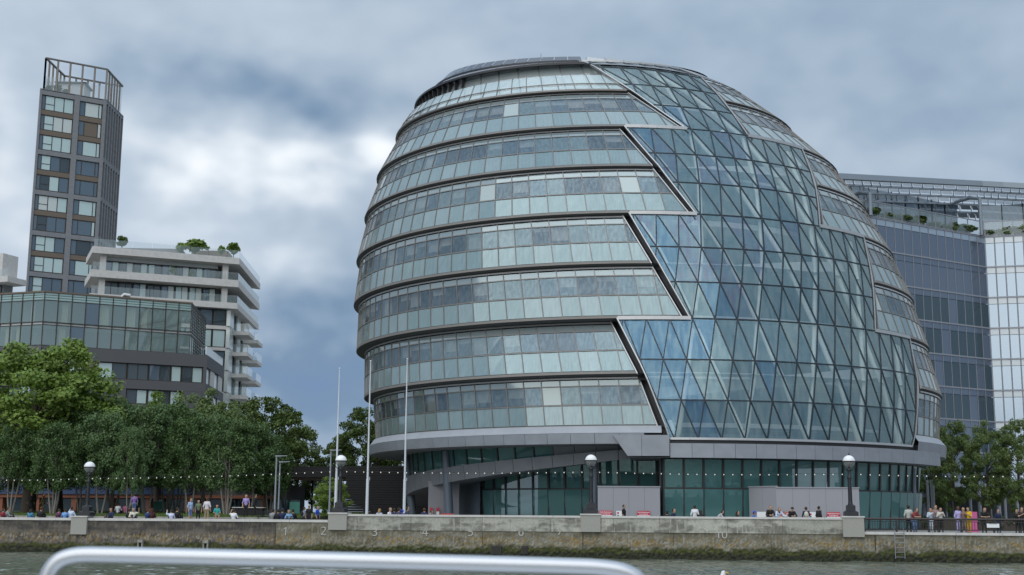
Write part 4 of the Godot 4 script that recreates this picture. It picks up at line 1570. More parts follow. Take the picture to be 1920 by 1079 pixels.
	shrub(f.p(wide * 0.68, ys[1][1], -1.1), 1.2, 0.8, "leaf_plane", "yellowish potted plant on the upper balcony of the balcony block")

func brick_block() -> void:
	var t := thing("brick_and_glass_block", "low dark brick apartment block with a two storey glass box and slatted corner screen", "apartment block")
	var a := face(-60, 153.5, 80, 150.0, 600)
	var f := face(80, 150.0, 358, 158.0, 600)
	var r := face(358, 158.0, 386, 171.0, 600)
	r.n = Vector3(-r.u.z, 0, r.u.x)
	if r.n.x < 0:
		r.n = -r.n
	var top := spot(f, 80, 546).y
	var y_strip := spot(f, 80, 562).y
	var y_mid1 := spot(f, 80, 603).y
	var y_mid0 := spot(f, 80, 609).y
	var y_low := spot(f, 115, 650).y
	var g := Geo.new()
	# brick body below, wider than the glass box
	var fb := face(80, 149.3, 387, 157.6, 700)
	var rb := face(387, 157.6, 420, 171.0, 700)
	rb.n = Vector3(-rb.u.z, 0, rb.u.x)
	if rb.n.x < 0:
		rb.n = -rb.n
	var back := Vector3(0, 0, -16)
	var c := [a.p(0, GROUND, -0.9), fb.p(0, GROUND, -0.9), fb.p(fb.wide - 0.9, GROUND, -0.9), rb.p(rb.wide, GROUND, -0.9)]
	var u := Vector3(0, y_low - GROUND - 0.1, 0)
	g.hull([c[1], c[2], c[3], c[1] + back, c[1] + u, c[2] + u, c[3] + u, c[1] + back + u])
	g.hull([c[0], c[1], c[1] + back, c[0] + back, c[0] + u, c[1] + u, c[1] + back + u, c[0] + back + u])
	part(g, "inner_wall", M.interior_dark, t)
	var bands := [[650, 674], [706, 723], [752, 772], [800, 822], [848, 900]]
	var ys := []
	for q in bands:
		ys.append([spot(fb, 115, q[1]).y, spot(fb, 115, q[0]).y])
	ys[-1][0] = GROUND
	for k in ys.size():
		for w in [[fb, 0.0, fb.wide], [rb, 0.0, rb.wide], [a, 0.0, a.wide]]:
			g = Geo.new()
			w[0].box(g, w[1], ys[k][0], w[2], ys[k][1], -0.9, 0.0)
			part(g, "brick_band", M.dark_brick, t)
		if k == ys.size() - 1:
			break
		var y1: float = ys[k][0]
		var y0: float = ys[k + 1][1]
		var s := 0.0
		var n := 0
		while s < fb.wide - 0.8:
			var e := minf(s + [4.4, 1.6, 3.4, 2.5, 2.6, 1.3][n % 6], fb.wide - 0.4)
			if n % 6 == 1 or (k == 1 and n % 4 == 2):
				g = Geo.new()
				fb.box(g, s + 0.03, y0, e - 0.03, y1, -0.8, -0.12 if k == 0 else -0.02)
				part(g, "wall_pier", M.brown_panel if k == 0 else M.dark_brick, t)
			else:
				glazing(t, fb, s + 0.03, y0 + 0.02, e - 0.03, y1 - 0.02, [0.5] if e - s > 2 else [], [pick(["flat_dark", "flat_blue", "flat_blind"]), pick(["flat_blind", "flat_dark", "flat_pale"])], M.bronze_dark, -0.3, 0.1)
			s = e
			n += 1
		for q in 4:
			var b0 := lerpf(0.3, rb.wide - 0.8, q / 4.0)
			var b1 := lerpf(0.3, rb.wide - 0.8, (q + 1) / 4.0)
			if q % 2 == 0:
				glazing(t, rb, b0, y0 + 0.02, b1, y1 - 0.02, [], [M.flat_pale], M.bronze_dark, -0.25, 0.1)
			else:
				g = Geo.new(); rb.box(g, b0, y0, b1, y1, -0.5, -0.1); part(g, "wall_pier", M.pale_stone, t)
		g = Geo.new(); fb.box(g, fb.wide - 0.4, y0, fb.wide, y1, -0.9, -0.01); part(g, "corner_pier", M.dark_brick, t)
		glazing(t, a, 0.3, y0 + 0.02, a.wide - 0.4, y1 - 0.02, [0.25, 0.5, 0.75], [M.flat_dark, M.flat_blind], M.bronze_dark, -0.3, 0.1)
	# glass box: floors, room wall, curtains, then panes
	for y in [[y_low - 0.25, y_low + 0.02], [y_mid0, y_mid1], [top - 0.12, top - 0.01]]:
		g = Geo.new()
		var e0 := a.p(0, y[0], -0.12)
		var e1 := f.p(0, y[0], -0.12)
		var e2 := f.p(f.wide, y[0], -0.12)
		var e3 := r.p(r.wide, y[0], -0.12)
		var v := Vector3(0, y[1] - y[0], 0)
		g.hull([e1, e2, e3, e1 + back * 0.7, e1 + v, e2 + v, e3 + v, e1 + back * 0.7 + v])
		g.hull([e0, e1, e1 + back * 0.7, e0 + back * 0.7, e0 + v, e1 + v, e1 + back * 0.7 + v, e0 + back * 0.7 + v])
		part(g, "floor_slab", M.slab_white if y[1] < top - 0.1 else M.bronze_dark, t)
	g = Geo.new()
	f.rect(g, -2, y_low, f.wide - 0.3, top - 0.1, -3.6)
	a.rect(g, 0, y_low, a.wide + 1, top - 0.1, -3.6)
	part(g, "room_wall", M.interior, t)
	for w in [[f, 11], [a, 7]]:
		var fc: Face = w[0]
		var n: int = w[1]
		for k in n:
			var s0: float = fc.wide * k / n
			var s1: float = fc.wide * (k + 1) / n
			for row in [[y_low + 0.03, y_mid0 - 0.02], [y_mid1 + 0.02, y_strip - 0.05]]:
				var q := Geo.new()
				var lean := rng.randf_range(-0.02, 0.02)
				q.quad(fc.p(s0 + 0.06, row[0], lean), fc.p(s1 - 0.06, row[0], -lean), fc.p(s1 - 0.06, row[1], -lean), fc.p(s0 + 0.06, row[1], lean))
				part(q, "glass_panel", M.flat_clear if rng.randf() < 0.85 else M.flat_blue, t)
				if rng.randf() < 0.5:
					var cu := Geo.new()
					var wide_c := rng.randf_range(0.5, 1.2)
					var from := s0 + rng.randf_range(0.0, maxf(0.05, s1 - s0 - wide_c))
					for z in 8:
						var ca := from + wide_c * z / 8.0
						var cb := from + wide_c * (z + 1) / 8.0
						cu.quad(fc.p(ca, row[0], -0.45 - 0.1 * (z % 2)), fc.p(cb, row[0], -0.45 - 0.1 * ((z + 1) % 2)), fc.p(cb, row[1], -0.45 - 0.1 * ((z + 1) % 2)), fc.p(ca, row[1], -0.45 - 0.1 * (z % 2)))
					part(cu, "curtain", M.curtain, t)
			g = Geo.new()
			fc.box(g, s0 - 0.05, y_low, s0 + 0.05, top - 0.1, -0.15, 0.06)
			part(g, "mullion", M.bronze_dark, t)
			for z in 3:
				var q := Geo.new()
				var ya := lerpf(y_strip, top - 0.14, z / 3.0)
				fc.box(q, s0 + 0.06, ya + 0.03, s1 - 0.06, lerpf(y_strip, top - 0.14, (z + 1) / 3.0) - 0.03, -0.1, 0.0)
				part(q, "strip_panel", M.strip_glass, t)
	for fc in [f, a]:
		g = Geo.new()
		fc.box(g, 0, y_strip - 0.06, fc.wide, y_strip + 0.03, -0.12, 0.05)
		fc.box(g, 0, y_mid0 - 0.02, fc.wide, y_mid0 + 0.06, -0.12, 0.05)
		fc.box(g, 0, y_mid1 - 0.06, fc.wide, y_mid1 + 0.02, -0.12, 0.05)
		fc.box(g, 0, y_low - 0.02, fc.wide, y_low + 0.07, -0.12, 0.05)
		part(g, "transom_bars", M.bronze_dark, t)
		g = Geo.new()
		fc.box(g, -0.1, top - 0.13, fc.wide + 0.1, top + 0.06, -0.5, 0.12)
		part(g, "roof_edge", M.brown_panel, t)
	# slatted screen on the right hand end
	for k in 17:
		var y := lerpf(y_low + 0.2, top - 0.05, k / 16.0)
		g = Geo.new()
		r.box(g, 0.0 if k > 5 else 3.0, y - 0.05, r.wide if k > 5 else r.wide * 0.75, y + 0.05, 0.0, 0.05)
		part(g, "slat", M.bronze_dark, t)
	for k in 4:
		glazing(t, r, lerpf(0.1, r.wide, k / 4.0), y_low, lerpf(0.1, r.wide, (k + 1) / 4.0), y_mid0, [0.5], [M.flat_pale, M.flat_blind], M.bronze_dark, -0.06)
		glazing(t, r, lerpf(0.1, r.wide, k / 4.0), y_mid1, lerpf(0.1, r.wide, (k + 1) / 4.0), top - 0.15, [0.5], [M.flat_pale, M.flat_blind], M.bronze_dark, -0.06)
	g = Geo.new()
	rb.box(g, 0.2, y_low, rb.wide - 0.3, y_low + 1.0, -0.3, -0.2)
	part(g, "terrace_upstand", M.flat_pale, t)
	g = Geo.new()
	g.tube([f.p(9.2, top - 0.1, -2.5), f.p(9.2, top + 0.35, -2.5), f.p(9.5, top + 0.7, -2.4), f.p(10.2, top + 0.6, -2.3)], [0.28], 10)
	part(g, "roof_flue", M.silver, t)

func far_block() -> void:
	var t := thing("stone_block_edge", "pale stone block with an overhanging slab beside the tower", "apartment block")
	var f := face(-140, 183.0, 8, 178.0, 500)
	var top := spot(f, 5, 475).y
	var mid := spot(f, 5, 520).y
	var g := Geo.new()
	f.box(g, 0, mid, f.wide - 0.4, top, -3, 0); part(g, "wall", M.pale_stone, t)
	g = Geo.new(); f.box(g, 0, mid - 0.8, f.wide + 1.2, mid, -3.2, 0.6); part(g, "slab", M.pale_stone, t)
	g = Geo.new(); f.box(g, 0, GROUND, f.wide - 1.0, mid - 0.82, -3, -1.2); part(g, "lower_wall", M.interior, t)
	g = Geo.new(); f.box(g, 0, mid - 3.6, f.wide + 0.8, mid - 2.9, -3.2, 0.4); part(g, "slab", M.pale_stone, t)
	g = Geo.new(); f.rect(g, 0, mid + 0.02, f.wide + 1.1, mid + 1.1, 0.5); part(g, "balustrade_pane", M.rail_glass, t)
	for k in 4:
		glazing(t, f, f.wide - 11 + k * 2.5, mid - 2.6, f.wide - 8.7 + k * 2.5, mid - 1.0, [0.5], [M.flat_dark, M.flat_blue], M.bronze_dark, -1.0)

func right_block() -> void:
	var t := thing("curved_glass_block", "slate blue glass office block with a louvred roof canopy on posts", "office building")
	var f := face(1560, 156.0, 1846, 171.0, 430)
	var r := face(1846, 171.0, 2010, 168.0, 430)
	var y_top := spot(f, 1797, 436).y
	var pitch := (spot(f, 1797, 436).y - spot(f, 1797, 609).y) / 3.0
	for w in [[f, 18, 0.0], [r, 9, 0.0]]:
		var fc: Face = w[0]
		var n: int = w[1]
		for c in n:
			var s0: float = fc.wide * c / n
			var s1: float = fc.wide * (c + 1) / n
			var g := Geo.new()
			fc.box(g, s0 - 0.045, y_top - pitch * 8.0, s0 + 0.045, y_top, -0.2, 0.05)
			part(g, "mullion", M.light_mullion, t)
			for k in 8:
				var y1 := y_top - k * pitch
				var y0 := y1 - pitch
				var split := lerpf(y0, y1, 0.78)
				var lean := rng.randf_range(-0.006, 0.006)
				var head := Geo.new()
				head.quad(fc.p(s0 + 0.08, split + 0.03, lean), fc.p(s1 - 0.08, split + 0.03, -lean), fc.p(s1 - 0.08, y1 - 0.1, -lean), fc.p(s0 + 0.08, y1 - 0.1, lean))
				var pane := Geo.new()
				pane.quad(fc.p(s0 + 0.08, y0 + 0.1, lean), fc.p(s1 - 0.08, y0 + 0.1, -lean), fc.p(s1 - 0.08, split - 0.03, -lean), fc.p(s0 + 0.08, split - 0.03, lean))
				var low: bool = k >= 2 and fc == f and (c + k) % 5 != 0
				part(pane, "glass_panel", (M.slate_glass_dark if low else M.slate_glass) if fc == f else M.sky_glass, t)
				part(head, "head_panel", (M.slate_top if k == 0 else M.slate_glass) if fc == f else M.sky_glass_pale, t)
		for k in 9:
			var g := Geo.new()
			fc.box(g, 0, y_top - k * pitch - 0.09, fc.wide, y_top - k * pitch + 0.09, -0.2, 0.10)
			part(g, "floor_line", M.light_mullion, t)
		var b := Geo.new()
		fc.rect(b, 0, GROUND, fc.wide, y_top, -0.35)
		part(b, "backing_wall", M.interior_dark, t)
	# colonnade at street level
	var base := y_top - pitch * 8.0
	var col := 0
	for px in [1733, 1741, 1750, 1774, 1790, 1820, 1837, 1857, 1873, 1885, 1908]:
		var g := Geo.new()
		var p := over(px, 940, 150.0 - (col % 3) * 2.0, GROUND)
		g.tube([p, p + Vector3(0, base - GROUND, 0)], [0.16 if col % 2 else 0.22], 10)
		part(g, "street_column", M.grey_post, t)
		col += 1
	var shade := Geo.new()
	shade.hull([f.p(0, base - 0.6, 9), f.p(f.wide, base - 0.6, 9), f.p(f.wide, base - 0.6, -1), f.p(0, base - 0.6, -1), f.p(0, base - 0.1, 9), f.p(f.wide, base - 0.1, 9), f.p(f.wide, base - 0.1, -1), f.p(0, base - 0.1, -1)])
	part(shade, "street_canopy", M.canopy_steel, t)
	# terrace: slab, balustrade, planters, set back dark glass, posts and the canopy
	var g := Geo.new()
	g.hull([f.p(0, y_top, 0.1), f.p(f.wide, y_top, 0.1), f.p(f.wide, y_top, -10), f.p(0, y_top, -10), f.p(0, y_top + 0.15, 0.1), f.p(f.wide, y_top + 0.15, 0.1), f.p(f.wide, y_top + 0.15, -10), f.p(0, y_top + 0.15, -10)])
	g.hull([r.p(0, y_top, 0.1), r.p(r.wide, y_top, 0.1), r.p(r.wide, y_top, -10), r.p(0, y_top, -10), r.p(0, y_top + 0.15, 0.1), r.p(r.wide, y_top + 0.15, 0.1), r.p(r.wide, y_top + 0.15, -10), r.p(0, y_top + 0.15, -10)])
	part(g, "terrace_slab", M.light_mullion, t)
	for fc in [f, r]:
		var n := int(fc.wide / 3.0)
		for c in n:
			g = Geo.new()
			fc.rect(g, fc.wide * c / n + 0.05, y_top + 0.16, fc.wide * (c + 1) / n - 0.05, y_top + 2.05, -0.1)
			part(g, "balustrade_pane", M.rail_glass, t)
			g = Geo.new()
			fc.box(g, fc.wide * c / n - 0.04, y_top + 0.15, fc.wide * c / n + 0.04, y_top + 2.1, -0.16, -0.04)
			part(g, "balustrade_post", M.light_mullion, t)
		g = Geo.new()
		fc.box(g, 0, y_top + 2.05, fc.wide, y_top + 2.15, -0.16, -0.04)
		part(g, "hand_rail", M.light_mullion, t)
		n = int(fc.wide / 2.4)
		for c in n:
			var w := Geo.new()
			fc.rect(w, fc.wide * c / n + 0.06, y_top + 0.2, fc.wide * (c + 1) / n - 0.06, y_top + 5.2, -4.2)
			part(w, "terrace_window", M.flat_blue if fc == f else M.flat_blue, t)
			w = Geo.new()
			fc.box(w, fc.wide * c / n - 0.06, y_top + 0.15, fc.wide * c / n + 0.06, y_top + 5.3, -4.3, -4.1)
			part(w, "terrace_mullion", M.iron_black, t)
	for px in [1629, 1835]:
		var head := spot(f, px, 347.0 + (px - 1590.0) * 0.052).y
		var s := spot(f, px, 400).x
		g = Geo.new()
		g.tube([f.p(s, y_top + 0.1, 0.35), f.p(s, head - 0.9, 0.35)], [0.24], 12)
		part(g, "canopy_post", M.canopy_steel, t)
		g = Geo.new()
		g.tube([f.p(s, head - 1.1, 0.35), f.p(s + 0.3, head - 0.5, -1.5), f.p(s - 0.5, head - 1.0, -4.5)], [0.16, 0.3, 0.2], 8)
		part(g, "canopy_bracket", M.canopy_steel, t)
	# canopy: front edge beam, ribs, rows of glass blades
	var edge := []
	for px in [1540, 1590, 1640, 1700, 1760, 1830, 1880, 1930, 2000]:
		var fc: Face = f if px < 1846 else r
		var yy: float = 331.0 + (px - 1590.0) * 0.052
		var hit := spot(fc, px, yy)
		edge.append(fc.p(hit.x, hit.y - 0.3, 0.9))
	for k in edge.size() - 1:
		g = Geo.new()
		g.bar(edge[k], edge[k + 1], Vector3(0, 0, 1), 0.7, 0.5, 0.25)
		part(g, "canopy_beam", M.canopy_steel, t)
	for row in 5:
		for k in edge.size() - 1:
			var inward := Vector3(0.12, -0.13 - 0.03 * row, -1.0)
			var a: Vector3 = edge[k] + inward * (row * 1.9 + 0.5)
			var b: Vector3 = edge[k + 1] + inward * (row * 1.9 + 0.5)
			g = Geo.new()
			g.bar(a, b, Vector3(0, 0, 1), 0.26, 0.2, 0.05)
			part(g, "canopy_rib", M.canopy_steel, t)
			for c in 3:
				var p0 := a.lerp(b, c / 3.0 + 0.03)
				var p1 := a.lerp(b, (c + 1) / 3.0 - 0.03)
				g = Geo.new()
				var sh := Vector3(0.45, 0, 0)
				g.quad(p0 + Vector3(0, 0.06, -0.25), p1 + Vector3(0, 0.06, -0.25), p1 + inward * 1.6 + sh, p0 + inward * 1.6 + sh)
				part(g, "canopy_blade", M.canopy_glass if row < 3 else M.canopy_steel, t)
				g = Geo.new()
				g.bar(p0 - Vector3(0.12, 0, 0), p0 - Vector3(0.12, 0, 0) + inward * 1.9 + sh, Vector3(0, 1, 0), 0.1, 0.2, 0.1)
				part(g, "canopy_rafter", M.canopy_steel, t)
	for k in 14:
		var fc: Face = f if k < 9 else r
		var s: float = fc.wide * (0.06 + k * 0.105) if k < 9 else fc.wide * (0.05 + (k - 9) * 0.19)
		shrub(fc.p(s, y_top - 0.25, -0.9), 1.5 + 0.2 * (k % 3), 1.9, "leaf_lime", "low clipped hedge plant behind the terrace balustrade of the slate glass block", "terrace hedge plants")

func pavilions() -> void:
	# black timber pavilion
	var t := thing("black_timber_pavilion", "black timber clad pavilion with a cantilevered roof left of the egg building", "pavilion")
	var f := face(648, 134.0, 812, 132.0, 930)
	var top := spot(f, 700, 874).y
	var h := (top - GROUND) / 24.0
	for k in 24:
		var g := Geo.new()
		f.box(g, 0, GROUND + k * h, f.wide, GROUND + (k + 1) * h - 0.025, -8.0, -0.02 * (k % 2))
		part(g, "board", M.black_timber, t)
	var g := Geo.new()
	var l := spot(f, 524, 885)
	f.box(g, l.x, top - 1.15, 0.0, top - 0.05, -9.0, -0.3); part(g, "roof_cantilever", M.black_timber, t)
	g = Geo.new(); f.box(g, l.x + 0.5, top - 1.35, -0.05, top - 1.16, -8.5, -0.8); part(g, "cantilever_soffit", M.brown_panel, t)
	g = Geo.new(); f.box(g, -0.02, GROUND, f.wide, top + 0.02, -8.2, -8.0); part(g, "back_wall", M.black_timber, t)
	for s in [l.x + 1.2, l.x + 4.0]:
		g = Geo.new(); f.box(g, s, GROUND, s + 0.18, top - 1.35, -6.2, -6.0); part(g, "roof_post", M.iron_black, t)
	# long low shop row under the birches
	t = thing("low_shop_row", "long low shop row with orange and blue fascia behind the birch trunks", "shop row")
	f = face(-80, 141.0, 528, 136.0, 940)
	var y_f := spot(f, 200, 934).y
	g = Geo.new(); f.box(g, 0, GROUND, f.wide, y_f + 1.4, -8, -1.6); part(g, "dark_interior", M.interior_dark, t)
	g = Geo.new(); f.box(g, 0, y_f + 0.36, f.wide * 0.72, y_f + 1.35, -1.7, -0.3); part(g, "blue_fascia", M.blue_board, t)
	g = Geo.new(); f.box(g, 0, y_f, f.wide * 0.97, y_f + 0.32, -1.7, -0.5); part(g, "orange_fascia", M.brick_orange, t)
	for k in 9:
		g = Geo.new(); f.box(g, k * f.wide / 8.6, GROUND, k * f.wide / 8.6 + 0.55, y_f, -1.6, -0.7); part(g, "orange_pier", M.brick_orange, t)
		g = Geo.new(); f.rect(g, k * f.wide / 8.6 + 0.6, GROUND + 0.2, (k + 1) * f.wide / 8.6 - 0.1, y_f - 0.1, -1.3); part(g, "shop_window", M.shop_dark, t)
	# boards and stalls in front of it
	t = thing("teal_hoarding_board", "teal painted board panel standing among the birch trunks", "board", over(301, 958, 126.0, 2.9))
	g = Geo.new(); g.box(Vector3(0, 0.25, 0), Vector3(1.5, 0.75, 0.06)); part(g, "panel", M.teal_board, t)
	for s in [-0.6, 0.6]:
		g = Geo.new(); g.box(Vector3(s, 0, 0), Vector3(0.07, 0.25, 0.07)); part(g, "leg", M.iron_black, t)
	t = thing("green_information_board", "teal information board on a post beside the black pavilion", "board", over(552, 960, 118.0, GROUND))
	g = Geo.new(); g.box(Vector3(0, 0.5, 0), Vector3(0.9, 1.5, 0.1)); part(g, "panel", M.teal_board, t)
	g = Geo.new(); g.box(Vector3(0, 0, 0), Vector3(0.3, 0.5, 0.14)); part(g, "foot", M.iron_black, t)
	t = thing("market_stall", "dark kiosk counter with a pale top at the end of the lawn", "kiosk", over(466, 968, 106.0, 2.2))
	g = Geo.new(); g.box(Vector3(0, 0, 0), Vector3(2.3, 1.1, 1.0)); part(g, "counter", M.black_timber, t)
	g = Geo.new(); g.box(Vector3(0, 1.1, 0), Vector3(2.5, 0.06, 1.2)); part(g, "counter_top", M.pale_stone, t)
	for q in [[563, 0.25, "red folding chair beside the black pavilion facing the lamp"], [570, -0.3, "red folding chair turned towards the yellow green tree"]]:
		t = thing("red_chair", q[2], "chair", over(q[0], 966, 113.0, GROUND), q[1])
		chair(t, M.chair_red)
	for q in [[500, 0.2, "black metal chair at the end of the lawn beside the kiosk counter"], [487, -1.2, "black metal chair turned sideways at the kiosk counter"]]:
		t = thing("black_chair", q[2], "chair", over(q[0], 975, 102.0, 2.2), q[1])
		chair(t, M.iron_black)

func chair(t: Node3D, m: Material) -> void:
	var g := Geo.new(); g.box(Vector3(0, 0.43, 0), Vector3(0.45, 0.04, 0.43)); part(g, "seat", m, t)
	g = Geo.new(); g.box(Vector3(0, 0.58, -0.2), Vector3(0.45, 0.3, 0.03)); part(g, "backrest", m, t)
	for s in [[-0.2, 0.19], [0.2, 0.19], [-0.2, -0.2], [0.2, -0.2]]:
		g = Geo.new(); g.box(Vector3(s[0], 0, s[1]), Vector3(0.035, 0.43 if s[1] > 0 else 0.88, 0.035)); part(g, "leg", m, t)

# ------------------------------------------------------------------ trees
var crowns := {}
var trunks := {}

func leaf_cloud(g: Geo, clumps: Array, per: int, leaf: float, dark: Color, light: Color, droop: float, r: RandomNumberGenerator) -> void:
	for q in clumps:
		var c: Vector3 = q[0]
		var size: float = q[1]
		var tone := r.randf()
		for k in per:
			var d := Vector3(r.randfn(), r.randfn(), r.randfn()).normalized()
			var p := c + d * size * pow(r.randf(), 0.45) * Vector3(1.0, 0.75 if droop < 0.5 else 1.35, 1.0)
			var axis := Vector3(r.randfn(), r.randfn() - droop * 2.4, r.randfn()).normalized()
			var across := axis.cross(d + Vector3(r.randf(), r.randf(), r.randf()) * 0.8).normalized()
			var l := leaf * r.randf_range(0.5, 1.6)
			var a := axis * l
			var b := across * l * 0.36
			var f := clampf(0.5 * tone + 0.5 * r.randf(), 0.0, 1.0)
			g.tint = dark.lerp(light, f)
			g.quad(p - a * 0.5, p + b, p + a * 0.5, p - b)

func tree_meshes(kind: String, variant: int) -> void:
	var key := "%s%d" % [kind, variant]
	if crowns.has(key):
		return
	var r := RandomNumberGenerator.new()
	r.seed = hash(key)
	var g := Geo.new()
	g.coloured = true
	var w := Geo.new()
	var clumps := []
	match kind:
		"plane":       # ten metres tall, broad and loose, bright green
			for k in 150:
				var d := Vector3(r.randfn(), r.randfn(), r.randfn()).normalized()
				var rad := r.randf_range(0.55, 1.0) * (1.0 + 0.25 * noise2.get_noise_3dv(d * 1.6 + Vector3(variant * 5, 0, 0)))
				clumps.append([Vector3(0, 5.9, 0) + d * rad * Vector3(3.3, 4.0, 3.3), r.randf_range(0.45, 0.85)])
			leaf_cloud(g, clumps, 190, 0.165, Color(0.125, 0.205, 0.028), Color(0.17, 0.24, 0.038), 0.1, r)
			w.tube([Vector3.ZERO, Vector3(0.1, 1.5, 0), Vector3(0, 3.2, 0.1), Vector3(0.1, 6.0, 0)], [0.34, 0.28, 0.24, 0.12], 10)
			limbs(w, clumps, 3.0, 0.09, 26, r)
		"birch":       # ten metres tall, weeping, several white stems
			for k in 150:
				var y := r.randf_range(2.9, 9.8)
				var wide: float = 2.6 * sqrt(clampf(1.0 - pow((y - 5.4) / 4.7, 2.0), 0.02, 1.0))
				var a := r.randf() * TAU
				var rad := wide * sqrt(r.randf_range(0.12, 1.0)) * (1.0 + 0.3 * noise2.get_noise_3d(cos(a) * 1.5, y * 0.4, sin(a) * 1.5 + variant * 7))
				clumps.append([Vector3(cos(a) * rad, y, sin(a) * rad), r.randf_range(0.38, 0.62)])
			leaf_cloud(g, clumps, 125, 0.17, Color(0.062, 0.122, 0.040), Color(0.09, 0.145, 0.042), 0.75, r)
			var stems := 3 + variant % 2
			for k in stems:
				var a := TAU * k / stems + r.randf() * 0.8
				var o := Vector3(cos(a), 0, sin(a))
				w.tube([o * 0.18, o * 0.42 + Vector3(0, 1.6, 0), o * 0.62 + Vector3(0.1, 3.6, 0), o * 0.9 + Vector3(0, 6.6, 0.1), o * 0.7 + Vector3(0, 8.6, 0)], [0.105, 0.09, 0.075, 0.05, 0.02], 8)
			limbs(w, clumps, 2.2, 0.03, 22, r)
		"lime":        # twelve metres tall, dense and dark with pale tips
			for k in 130:
				var d := Vector3(r.randfn(), r.randfn() * 1.1, r.randfn()).normalized()
				var rad := r.randf_range(0.62, 1.0) * (1.0 + 0.16 * noise2.get_noise_3dv(d * 2.0 + Vector3(0, variant * 6, 0)))
				clumps.append([Vector3(0, 6.7, 0) + d * rad * Vector3(3.6, 4.9, 3.6), r.randf_range(0.45, 0.8)])
			leaf_cloud(g, clumps, 170, 0.20, Color(0.085, 0.135, 0.034), Color(0.12, 0.165, 0.04), 0.25, r)
			w.tube([Vector3.ZERO, Vector3(0.05, 2.0, 0), Vector3(0, 5.0, 0.1), Vector3(0, 9.0, 0)], [0.3, 0.24, 0.18, 0.07], 10)
			limbs(w, clumps, 2.5, 0.06, 22, r)
	crowns[key] = g.mesh()
	trunks[key] = w.mesh()

func limbs(w: Geo, clumps: Array, from: float, thick: float, count: int, r: RandomNumberGenerator) -> void:
	for k in count:
		var q: Vector3 = clumps[r.randi() % clumps.size()][0]
		var y := clampf(q.y - r.randf_range(1.2, 2.6), from, 7.0)
		w.tube([Vector3(q.x * 0.05, y, q.z * 0.05), Vector3(q.x * 0.5, lerpf(y, q.y, 0.4), q.z * 0.5), q], [thick, thick * 0.7, thick * 0.2], 5)

func tree(kind: String, variant: int, base: Vector3, height: float, wide: float, called: String, label: String, group := "") -> Node3D:
	tree_meshes(kind, variant)
	var key := "%s%d" % [kind, variant]
	var t := thing(called, label, "tree", base, rng.randf() * TAU, group)
	var s: float = height / {"plane": 10.2, "birch": 10.1, "lime": 12.0}[kind]
	t.scale = Vector3(s * wide, s, s * wide)
	put(trunks[key], "trunk", M.bark_white if kind == "birch" else M.bark_brown, t)
	put(crowns[key], "crown", M["leaf_" + kind], t)
	return t

func shrub(base: Vector3, height: float, wide: float, leaf: String, label: String, group := "") -> void:
	var key := "shrub_" + leaf
	if not crowns.has(key):
		var r := RandomNumberGenerator.new()
		r.seed = hash(key)
		var g := Geo.new()
		g.coloured = true
		var clumps := []
		for k in 26:
			var d := Vector3(r.randfn(), r.randfn(), r.randfn()).normalized()
			clumps.append([Vector3(0, 0.58, 0) + d * 0.34 * r.randf_range(0.3, 1.0), r.randf_range(0.12, 0.22)])
		leaf_cloud(g, clumps, 40, 0.15, Color(0.11, 0.18, 0.025) if leaf == "leaf_plane" else Color(0.07, 0.115, 0.03), Color(0.15, 0.22, 0.04) if leaf == "leaf_plane" else Color(0.10, 0.14, 0.04), 0.0, r)
		crowns[key] = g.mesh()
		var w := Geo.new()
		w.tube([Vector3.ZERO, Vector3(0, 0.6, 0)], [0.03, 0.015], 6)
		trunks[key] = w.mesh()
	var t := thing("shrub", label, "shrub", base, rng.randf() * TAU, group)
	t.scale = Vector3(height * wide, height, height * wide)
	put(trunks[key], "stem", M.bark_brown, t)
	put(crowns[key], "foliage", M[leaf], t)

